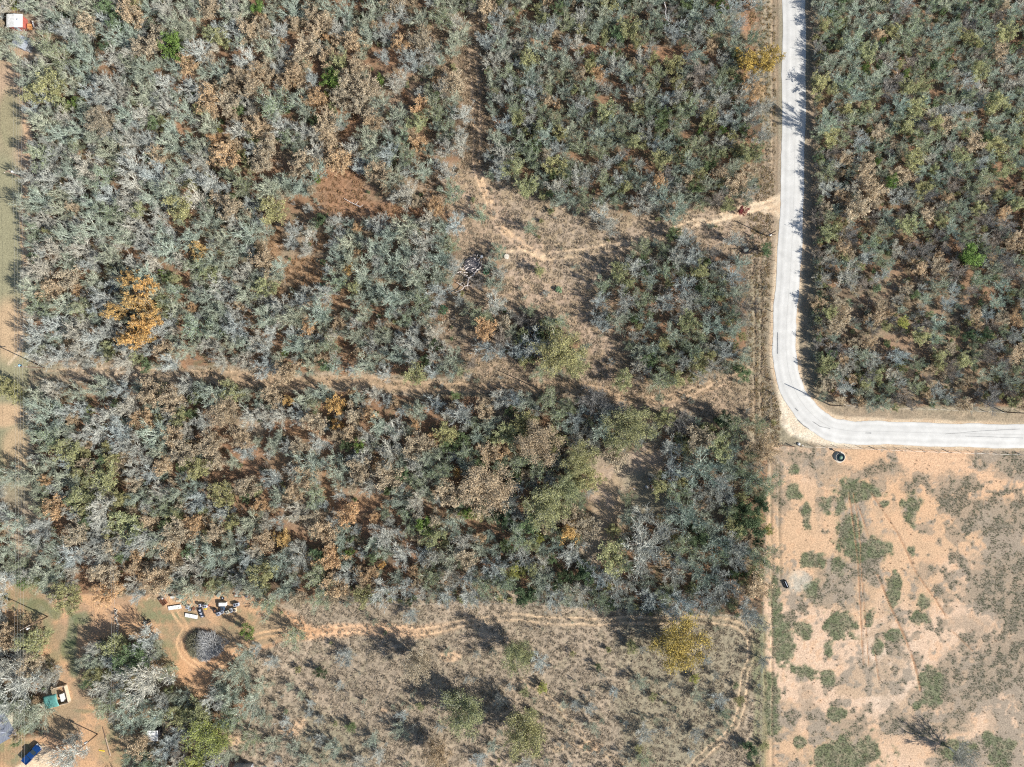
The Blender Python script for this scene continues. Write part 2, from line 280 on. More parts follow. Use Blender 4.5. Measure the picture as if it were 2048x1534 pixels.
# pasture
past = mixc(C(.53, .36, .225), C(.58, .42, .295), sstep(g3, .4, .6)); past = mixc(past, C(.60, .37, .21), (1-sstep(PY, 960, 1120))*(sstep(PX, 1650, 1800)), .6)
past = mixc(past, C(.52, .33, .20), sstep(g2, .52, .68), .6); past = mixc(past, C(.56, .46, .36), ell(1770, 1345, 60, 80, .6), .7)
past = mixc(past, C(.40, .29, .19), sstep(g1, .50, .62)*.75); past = mixc(past, C(.28, .235, .18), sstep(g1[..., 0]*.45+FY*.35+FX*.2+.10*sstep(PX, 1800, 2040), .54, .60)*.9)
col = mixc(col, past, M_PAST)
gb = mixc(C(.20, .175, .13), C(.29, .23, .165), sstep(g2, .42, .6))
for x, y, rx, ry, k in ((1580, 915, 50, 14, .8), (1555, 960, 16, 50, .7), (1570, 1000, 14, 30, .7), (1760, 940, 40, 16, .8), (1885, 985, 24, 22, .8), (1820, 970, 16, 18, .7), (1930, 1020, 46, 24, .85), (1900, 960, 46, 22, .75), (2020, 1040, 36, 30, .85), (2020, 935, 30, 16, .7), (1960, 925, 20, 14, .7), (1850, 1140, 20, 20, .7), (2035, 1210, 46, 70, .9), (1960, 1190, 40, 24, .6), (2000, 1130, 46, 24, .7), (2040, 1300, 40, 70, .85), (1940, 1250, 40, 16, .5), (1900, 1340, 18, 34, .8), (1965, 1355, 26, 26, .7), (1870, 1390, 40, 20, .75), (1910, 1440, 30, 22, .75), (1950, 1290, 30, 14, .6), (1770, 1380, 10, 40, .4), (1820, 1450, 30, 16, .5), (1640, 1010, 8, 40, .5), (1700, 1475, 70, 14, .5), (1855, 1460, 34, 14, .5), (1615, 1400, 14, 30, .5), (1680, 1440, 50, 10, .4), (1640, 935, 50, 16, .5), (1990, 1440, 10, 30, .4), (1650, 1160, 12, 20, .6)): col = mixc(col, gb, rag(x, y, rx*1.05, ry*1.05, 1.4, .4), k)
pn = vnoise(PX, PY, 46, 91, 4, .62); col = mixc(col, gb, sstep(pn+.10*sstep(PX, 1780, 2020)*(1-sstep(PY, 1250, 1420)*.6), .60, .645)*M_PAST, .8)
for x, y, rx, ry in ((1715, 985, 37, 18), (1680, 1010, 10, 16), (1652, 1012, 12, 14), (1615, 1040, 8, 26), (1590, 985, 14, 14), (1589, 938, 10, 8), (1700, 1060, 20, 28), (1742, 1098, 38, 20), (1820, 1015, 13, 28), (1625, 1120, 22, 14), (1675, 1135, 12, 16), (1818, 1105, 8, 9), (1785, 1175, 15, 32), (1620, 1188, 14, 20), (1678, 1250, 28, 24), (1740, 1230, 10, 18), (1850, 1205, 13, 14), (1842, 1235, 17, 15), (1790, 1270, 14, 12), (1757, 1300, 11, 12), (1658, 1300, 12, 14), (1652, 1356, 12, 14), (1608, 1345, 24, 18), (1858, 1368, 20, 28), (1670, 1430, 12, 14), (1695, 1512, 60, 40), (1604, 1487, 12, 12), (2005, 1502, 26, 26), (1975, 1480, 16, 14), (1765, 1012, 8, 6), (1832, 1410, 6, 6), (1555, 1260, 12, 60), (1572, 1290, 16, 40), (1600, 1260, 16, 14), (1552, 1180, 12, 40), (1545, 1400, 14, 60), (1915, 1500, 30, 20)): col = mixc(col, mixc(grn*.92, gb, sstep(FX, .45, .6), .5), rag(x, y, rx*1.12, ry*1.12, 1.15, .22), .93)
brn = C(.36, .21, .12)
for p, hw in (([(1697, 985), (1708, 1060), (1716, 1130), (1722, 1240), (1727, 1330)], 1.4), ([(1706, 985), (1718, 1060), (1722, 1130), (1730, 1230), (1738, 1330)], 1.0), ([(1740, 985), (1790, 1060), (1830, 1140), (1865, 1190)], 1.5), ([(1715, 1010), (1736, 1070)], 1.2), ([(1755, 1150), (1780, 1210), (1806, 1265), (1830, 1330), (1840, 1380)], 2.0), ([(1750, 1300), (1757, 1360)], 1.2), ([(1865, 1190), (1890, 1230)], 1.5), ([(1900, 1260), (1945, 1300)], 1.0)): RUT = np.maximum(RUT, track(smooth_pts(p), 0, hw, brn, .85, .15))
for T in ([(1543, 900), (1545, 1534)], [(1558, 930), (1560, 1160)], [(1528, 1250), (1528, 1420)]): RUT = np.maximum(RUT, track(T, 0, 2.0, C(.30, .23, .15), .6, .3))
col = mixc(col, C(.16, .18, .09), poly([(1515, 1228), (1535, 1228), (1535, 1534), (1500, 1534), (1500, 1350)], 10), .55)
col = mixc(col, C(.62, .42, .26), np.maximum.reduce([ell(900, 1310, 22, 10), ell(765, 1420, 8, 5), ell(1180, 1490, 20, 12), ell(580, 1460, 22, 10), ell(470, 1480, 20, 10), ell(600, 1445, 14, 12)]), .7)
for T in (smooth_pts([(1110, 1500), (1170, 1490), (1250, 1534)]), smooth_pts([(1040, 1360), (1100, 1400), (1180, 1490)])): track(T, 4, 1.6, C(.52, .37, .22), .6)
track(smooth_pts([(330, 1195), (355, 1230), (372, 1258), (360, 1290), (378, 1322), (420, 1338), (455, 1318), (470, 1290), (520, 1270), (580, 1262)]), 5, 2.2, C(.64, .41, .23), .8)
col = mixc(col, C(.62, .6, .5), ell(1597, 1160, 22, 24), .35)
col = np.clip(col*(0.86+0.28*g2), 0.01, 0.9)
# relief
roadflat = sstep(droad, 24, 44); tall = np.clip((1-M_DRV)*op*(1-M_YARD)*(1-M_PAST)*(1-lc), 0, 1)*roadflat*(1-shl)
rid = 1-np.abs(2*vnoise(PX, PY, 13, 31, 3, 0.6)-1)
Z = (0.26*(rid-0.7) + 0.10*(vnoise(PX, PY, 5, 32, 2)-0.5))*(0.12+0.88*tall)*np.clip(roadflat+0.02, 0, 1)
Z += 0.5*(vnoise(PX, PY, 260, 33, 3)-0.5)*roadflat*sstep(dline([(-50, 1520), (120, 1380), (300, 1450)], PX, PY), 60, 160)
Z -= 0.10*RUT*(roadflat)
inner = (np.abs(XX) <= 150) & (np.abs(YY) <= 116); Z = np.where(inner, Z, 0)
pad = 1-sstep(dline([(30, 1540), (110, 1395), (312, 1458)], PX, PY), 30, 60); Z = Z*(1-pad)
ny, nx = XX.shape
def ground_z(x, y):
    i = min(max(np.searchsorted(ay, y), 0), ny-1); j = min(max(np.searchsorted(ax, x), 0), nx-1); return float(Z[i, j])
def at_grid(A, px, py):
    x = (px-CX)*GSD; y = (CY-py)*GSD
    i = np.clip(np.searchsorted(ay, y), 0, ny-1); j = np.clip(np.searchsorted(ax, x), 0, nx-1); return A[i, j]
me = bpy.data.meshes.new('ground')
me.vertices.add(nx*ny); me.vertices.foreach_set('co', np.stack([XX, YY, Z], -1).astype(np.float32).ravel())
idx = (np.arange(ny-1)[:, None]*nx+np.arange(nx-1)[None, :]).ravel()
quads = np.stack([idx, idx+1, idx+nx+1, idx+nx], -1).astype(np.int32)
me.loops.add(quads.size); me.loops.foreach_set('vertex_index', quads.ravel())
me.polygons.add(len(quads)); me.polygons.foreach_set('loop_start', np.arange(0, quads.size, 4, dtype=np.int32))
me.update(calc_edges=True)
ca = me.color_attributes.new('gcol', 'FLOAT_COLOR', 'POINT')
ca.data.foreach_set('color', np.concatenate([col, np.ones(col.shape[:2]+(1,))], -1).astype(np.float32).ravel())
me.polygons.foreach_set('use_smooth', np.ones(len(quads), bool))
m, t, b = newmat('soil_and_dry_grass')
a = t.nodes.new('ShaderNodeAttribute'); a.attribute_name = 'gcol'
tc = t.nodes.new('ShaderNodeTexCoord')
n1 = t.nodes.new('ShaderNodeTexNoise'); n1.inputs['Scale'].default_value = 2.6; n1.inputs['Detail'].default_value = 8; n1.inputs['Roughness'].default_value = 0.75
n2 = t.nodes.new('ShaderNodeTexVoronoi'); n2.inputs['Scale'].default_value = 1.3
for n in (n1, n2): t.links.new(tc.outputs['Object'], n.inputs['Vector'])
mr = t.nodes.new('ShaderNodeMapRange'); mr.inputs[1].default_value = .34; mr.inputs[2].default_value = .66; mr.inputs[3].default_value = .66; mr.inputs[4].default_value = 1.30
t.links.new(n1.outputs[0], mr.inputs[0])
m2 = t.nodes.new('ShaderNodeMapRange'); m2.inputs[1].default_value = .04; m2.inputs[2].default_value = .22; m2.inputs[3].default_value = .55; m2.inputs[4].default_value = 1.0
t.links.new(n2.outputs['Distance'], m2.inputs[0])
mu = t.nodes.new('ShaderNodeMath'); mu.operation = 'MULTIPLY'; t.links.new(mr.outputs[0], mu.inputs[0]); t.links.new(m2.outputs[0], mu.inputs[1])
sc = t.nodes.new('ShaderNodeVectorMath'); sc.operation = 'SCALE'; t.links.new(a.outputs['Color'], sc.inputs[0]); t.links.new(mu.outputs[0], sc.inputs[3])
t.links.new(sc.outputs[0], b.inputs['Base Color']); b.inputs['Roughness'].default_value = .95; b.inputs['Specular IOR Level'].default_value = .1
bp = t.nodes.new('ShaderNodeBump'); bp.inputs['Distance'].default_value = .12; bp.inputs['Strength'].default_value = .7
t.links.new(n1.outputs[0], bp.inputs['Height']); t.links.new(bp.outputs[0], b.inputs['Normal'])
me.materials.append(m)
go = bpy.data.objects.new('ground', me); COL.objects.link(go); tag(go, kind='structure')
# road
def resample(pts, step):
    out = [pts[0]]
    for p, q in zip(pts[:-1], pts[1:]):
        L = math.dist(p, q); k = max(1, int(L/step))
        for i in range(1, k+1): out.append((p[0]+(q[0]-p[0])*i/k, p[1]+(q[1]-p[1])*i/k))
    return out
rp = resample(ROAD, 8); V = []; F = []; U = []
rr = random.Random(3); NW = 9
for i, (x, y) in enumerate(rp):
    x0, y0 = rp[max(i-1, 0)]; x1, y1 = rp[min(i+1, len(rp)-1)]; L = math.hypot(x1-x0, y1-y0); tx, ty = (x1-x0)/L, (y1-y0)/L
    hl = 23.5+rr.uniform(-.6, .6)+.8*math.sin(i*.61)+.5*math.sin(i*.23); hr = 23.5+rr.uniform(-.6, .6)+.8*math.sin(i*.47+2)+.5*math.sin(i*.19)
    for k in range(NW+1):
        u = k/NW*2-1; h = hl if u < 0 else hr
        wx, wy, _ = W(x-ty*u*h, y+tx*u*h); V.append((wx, wy, 0.035+0.09*(1-u*u)))
        U.append((u, i*8*GSD))
for i in range(len(rp)-1):
    for k in range(NW):
        j = i*(NW+1)+k; F.append((j, j+1, j+NW+2, j+NW+1))
m, t, b = newmat('pale_chipseal')
ua = t.nodes.new('ShaderNodeAttribute'); ua.attribute_name = 'across'
sp = t.nodes.new('ShaderNodeSeparateXYZ'); t.links.new(ua.outputs['Vector'], sp.inputs[0])
cr = t.nodes.new('ShaderNodeValToRGB'); mr = t.nodes.new('ShaderNodeMapRange'); mr.inputs[1].default_value = -1; mr.inputs[2].default_value = 1
t.links.new(sp.outputs[0], mr.inputs[0]); t.links.new(mr.outputs[0], cr.inputs[0])
e = cr.color_ramp.elements
base = (.56, .55, .515); stops = [(0.0, .85), (.035, 1.0), (.1, 1.06), (.2, .93), (.33, 1.0), (.415, .95), (.425, .70), (.44, .95), (.55, .95), (.66, 1.04), (.8, .9), (.92, 1.05), (.97, 1.0), (1, .85)]
while len(e) < len(stops): e.new(0.5)
for i, (p, k) in enumerate(stops): e[i].position = p; e[i].color = tuple(c*k for c in base)+(1,)
tc = t.nodes.new('ShaderNodeTexCoord'); n1 = t.nodes.new('ShaderNodeTexNoise'); n1.inputs['Scale'].default_value = .35; n1.inputs['Detail'].default_value = 9; n1.inputs['Roughness'].default_value = .65
t.links.new(tc.outputs['Object'], n1.inputs['Vector'])
m3 = t.nodes.new('ShaderNodeMapRange'); m3.inputs[1].default_value = .3; m3.inputs[2].default_value = .7; m3.inputs[3].default_value = .86; m3.inputs[4].default_value = 1.10; t.links.new(n1.outputs[0], m3.inputs[0])
sc = t.nodes.new('ShaderNodeVectorMath'); sc.operation = 'SCALE'; t.links.new(cr.outputs[0], sc.inputs[0]); t.links.new(m3.outputs[0], sc.inputs[3])
t.links.new(sc.outputs[0], b.inputs['Base Color']); b.inputs['Roughness'].default_value = .85
ro = meshobj('road', V, F, m); tag(ro, kind='structure')
at = ro.data.attributes.new('across', 'FLOAT_VECTOR', 'POINT'); at.data.foreach_set('vector', np.array([(u, v, 0) for u, v in U], np.float32).ravel())
# tar seam marks on the road
M_TAR = mat('tar_patch', (.24, .24, .235), .7); mb = MB()
def seam(pts, hw, z=.14):
    pts = resample(pts, 6); k = len(mb.V)
    for i, (x, y) in enumerate(pts):
        x0, y0 = pts[max(i-1, 0)]; x1, y1 = pts[min(i+1, len(pts)-1)]; L = math.hypot(x1-x0, y1-y0)+1e-6; h = hw*rr.uniform(.4, 1.3)
        for s_ in (-1, 1):
            a_ = W(x-(y1-y0)/L*h*s_, y+(x1-x0)/L*h*s_); mb.V.append((a_[0], a_[1], z))
    for i in range(len(pts)-1): mb.F.append((k+2*i, k+2*i+1, k+2*i+3, k+2*i+2))
seam([(1555, 665), (1555, 708)], .8); seam([(1596, 840), (1606, 850), (1618, 858)], .7); seam([(1625, 843), (1640, 853), (1660, 857)], .8); seam([(1730, 866), (1742, 866)], .9)
seam([(1590, 816), (1596, 822)], 1.0); seam([(1890, 868), (1960, 862), (2040, 858)], .35); seam([(1930, 872), (2045, 876)], .4)
tag(mb.build('road_markings', M_TAR), kind='structure')
# ------------------------------------------------------------------ trees: prototypes
M_BARK = tintmat('bark', 'bark', .9); M_TWIG = tintmat('twigs', 'twig', .9, .12); M_LEAF = tintmat('leaves', 'tint', .7, .25)
def nrm(v): return v/(np.linalg.norm(v)+1e-9)
def skeleton(r, Rr, H, nl, n2, n3, n4, even=False, fine=1.0):
    """segments (p0,p1,r0,r1,level)"""
    seg = []; tips = []
    stems = 1 if even else r.choice((1, 1, 2, 3)); org = np.array([0, 0, .30*H])
    for s in range(stems):
        b0 = np.array([r.uniform(-.2, .2), r.uniform(-.2, .2), -.3]) if stems > 1 else np.array([0, 0, -.3])
        a = r.uniform(0, 6.28); b1 = np.array([b0[0]+math.cos(a)*.12*Rr*(stems > 1), b0[1]+math.sin(a)*.12*Rr*(stems > 1), .2*H])
        seg.append((b0, b1, .036*Rr, .028*Rr, 0))
        nn = max(2, int(round(nl/stems)))
        for i in range(nn):
            az = (i*2.399963 if even else 2*math.pi*(i+r.uniform(-.3, .3))/nn + s*1.1); rho = (r.uniform(.55, .9) if i % 3 else r.uniform(.15, .5))*Rr
            end = np.array([math.cos(az)*rho, math.sin(az)*rho, H*(.97-.50*(rho/Rr)**2)*r.uniform(.85, 1)])
            mid = b1*.5+end*.5+np.array([math.cos(az)*.05*Rr, math.sin(az)*.05*Rr, .04*H]); q1 = b1*.72+mid*.28+np.array([r.uniform(-.1, .1), r.uniform(-.1, .1), .05])*Rr*.5
            P = [b1, q1, mid*.8+end*.2, end]; rad = [.018*Rr, .014*Rr, .010*Rr, .006*Rr]
            for k in range(3): seg.append((P[k], P[k+1], rad[k], rad[k+1], 1))
            for j in range(n2):
                t = r.uniform(.2, 1.0)*3; k = min(2, int(t-1e-6)); p = P[k]+(P[k+1]-P[k])*(t-k)
                d = nrm(nrm(p-org)*.9 + nrm(end-b1)*.4 + np.array([r.gauss(0, 1), r.gauss(0, 1), r.gauss(.2, .6)])*.75)
                L = Rr*.36*r.uniform(.35, 1.25); e2 = p+d*L; e2[2] = min(e2[2], H*1.02)
                seg.append((p, e2, .0075*Rr, .004*Rr, 2))
                for m_ in range(n3):
                    t3 = r.uniform(.25, 1.0); p3 = p+(e2-p)*t3
                    d3 = nrm(d*.6+nrm(p3-org)*.6+np.array([r.gauss(0, 1), r.gauss(0, 1), r.gauss(.4, .6)])*.8); L3 = Rr*.24*r.uniform(.6, 1.2); e3 = p3+d3*L3; e3[2] = min(e3[2], H*1.04)
                    seg.append((p3, e3, .0055*Rr, .0028*Rr, 3)); tips.append((e3, d3))
                    for q in range(n4):
                        t4 = r.uniform(.15, 1.0); p4 = p3+(e3-p3)*t4
                        d4 = nrm(d3*.6+nrm(p4-org)*.45+np.array([r.gauss(0, 1), r.gauss(0, 1), r.gauss(.6, .6)])*.5); L4 = Rr*.17*r.uniform(.6, 1.3)*fine
                        seg.append((p4, p4+d4*L4, .0078*Rr, 0, 4))
    return seg, tips
def seg_mesh(segs, r, n_big=5):
    V = []; F = []; Rn = []
    for p, q, r0, r1, lv in segs:
        d = q-p; L = np.linalg.norm(d)
        if L < 1e-4: continue
        d = d/L; u = nrm(np.cross(d, (0.3, 0.2, 1) if abs(d[2]) < .9 else (1, 0, 0))); v = np.cross(d, u); k = len(V); rv = r.random()
        if lv >= 3:
            a = r.uniform(0, 3.14); uu = u*math.cos(a)+v*math.sin(a); vv = -u*math.sin(a)+v*math.cos(a)
            V += [p+uu*r0, p-uu*r0*.5+vv*r0*.87, p-uu*r0*.5-vv*r0*.87, q]; F += [(k, k+1, k+3), (k+1, k+2, k+3), (k+2, k, k+3)]; Rn += [rv]*4
        else:
            n = n_big if lv < 2 else 3
            for c, rad in ((p, r0), (q, r1)):
                for i in range(n):
                    t_ = 2*math.pi*i/n; V.append(c+u*rad*math.cos(t_)+v*rad*math.sin(t_)); Rn.append(rv*.5+.25)
            for i in range(n):
                j = (i+1) % n; F.append((k+i, k+j, k+n+j, k+n+i))
    return V, F, Rn
def leaf_mesh(tips, r, per, spread, size, droop=.0, frac=1.0):
    V = []; F = []; Rn = []
    for e, d in tips:
        if r.random() > frac: continue
        cv = r.random()*.6
        for i in range(per):
            c = e+np.array([r.gauss(0, 1), r.gauss(0, 1), r.gauss(0, .7)])*spread - d*r.random()*spread
            nn = nrm(np.array([r.gauss(0, .8), r.gauss(0, .8), 1.0])); u = nrm(np.cross(nn, (r.gauss(0, 1), r.gauss(0, 1), .1))); v = np.cross(nn, u); s = size*r.uniform(.6, 1.3); k = len(V)
            V += [c-u*s, c-v*s*.55, c+u*s, c+v*s*.55]; F.append((k, k+1, k+2, k+3)); Rn += [min(1, cv+r.random()*.4)]*4
    return V, F, Rn
def tomesh(name, parts):
    V = []; F = []; Rn = []; mi = []; mats = []
    for (v, f, rn), mt in parts:
        if not f: continue
        k = len(V); V += v; F += [tuple(i+k for i in ff) for ff in f]; Rn += rn; mats.append(mt); mi += [len(mats)-1]*len(f)
    me = bpy.data.meshes.new(name); me.from_pydata([tuple(map(float, v)) for v in V], [], F)
    for mt in mats: me.materials.append(mt)
    me.polygons.foreach_set('material_index', mi)
    at = me.attributes.new('rnd', 'FLOAT', 'POINT'); at.data.foreach_set('value', np.array(Rn, np.float32)); me.update()
    return me
PR = 3.0; PH = 6.0
protos = []     # dict(kind, limbs, crown, full)
def add_proto(kind, seed, nl, n2, n3, n4, leaves=None, fine=1.0, H=PH):
    r = random.Random(seed); seg, tips = skeleton(r, PR, H, nl, n2, n3, n4, kind == 'big', fine)
    big = seg_mesh([s for s in seg if s[4] <= 2], r); tw = seg_mesh([s for s in seg if s[4] > 2], r)
    crown = [(tw, M_TWIG)]
    if leaves: crown.append((leaf_mesh(tips, r, *leaves), M_LEAF))
    protos.append(dict(kind=kind, trunk=tomesh('trunk', [(big, M_BARK)]), crown=tomesh('crown', crown), full=tomesh('woodland_tree', [(big, M_BARK)]+crown), h=H))
for s in range(7): add_proto('bare', 100+s, 8+s % 3, 13, 5, 3+s % 2)
for s in range(3): add_proto('semi', 200+s, 9, 12, 5, 3, (4, .17, .10, 0, .5))
for s in range(5): add_proto('leafy', 300+s, 9, 12, 4, 2, (7, .15, .125, 0, .95))
for s in range(3): add_proto('dense', 400+s, 9, 13, 5, 1, (8, .20, .14, 0, 1.0))
for s in range(3): add_proto('shrub', 500+s, 7, 9, 5, 4, None, 1.2, 3.5)
for s in range(3): add_proto('bush', 600+s, 7, 9, 4, 2, (6, .22, .17, 0, 1.0), 1.2, 3.5)
for s in range(3): add_proto('big', 700+s, 14, 11, 5, 2, (11, .19, .08, 0, .85))
bykind = {}
for i, p in enumerate(protos): bykind.setdefault(p['kind'], []).append(i)
# types: leaf tint, twig tint, bark tint, proto kinds, colour word, noun
GREY = (.36, .36, .325)
TY = {
 'g': (GREY, (.50, .50, .44), (.57, .565, .50), 'bare', 'pale grey bare', 'bare_tree'),
 's': (GREY, (.385, .43, .335), (.50, .53, .45), 'bare', 'sage grey bare', 'bare_tree'),
 'b': (GREY, (.445, .465, .42), (.54, .55, .51), 'bare', 'silvery bare', 'bare_tree'),
 'p': (GREY, (.30, .275, .24), (.38, .35, .31), 'bare', 'dull brown-grey bare', 'bare_tree'),
 'm': ((.23, .275, .145), (.36, .395, .29), (.47, .485, .42), 'semi', 'thin grey-green', 'leafy_tree'),
 't': ((.47, .375, .25), (.40, .345, .26), (.46, .43, .35), 'leafy', 'tan-leaved', 'oak_tree'),
 'o': ((.53, .36, .20), (.40, .31, .21), (.44, .40, .33), 'leafy', 'rusty orange', 'oak_tree'),
 'O': ((.62, .40, .15), (.36, .27, .16), (.40, .36, .28), 'leafy', 'bright orange', 'oak_tree'),
 'Q': ((.43, .325, .09), (.34, .28, .15), (.40, .38, .28), 'leafy', 'golden olive', 'oak_tree'),
 'y': ((.335, .335, .16), (.33, .335, .22), (.45, .45, .37), 'leafy', 'olive', 'leafy_tree'),
 'Y': ((.34, .36, .10), (.30, .30, .18), (.38, .38, .31), 'leafy', 'yellow-green', 'leafy_tree'),
 'n': ((.155, .215, .095), (.25, .28, .18), (.38, .39, .32), 'leafy', 'green', 'leafy_tree'),
 'N': ((.15, .225, .055), (.18, .20, .11), (.30, .29, .24), 'dense', 'bright green', 'leafy_tree'),
 'k': ((.09, .13, .065), (.15, .17, .10), (.28, .28, .24), 'dense', 'dark green', 'leafy_tree'),
 'w': ((.32, .085, .085), (.24, .09, .08), (.24, .15, .12), 'dense', 'maroon', 'leafy_tree'),
}
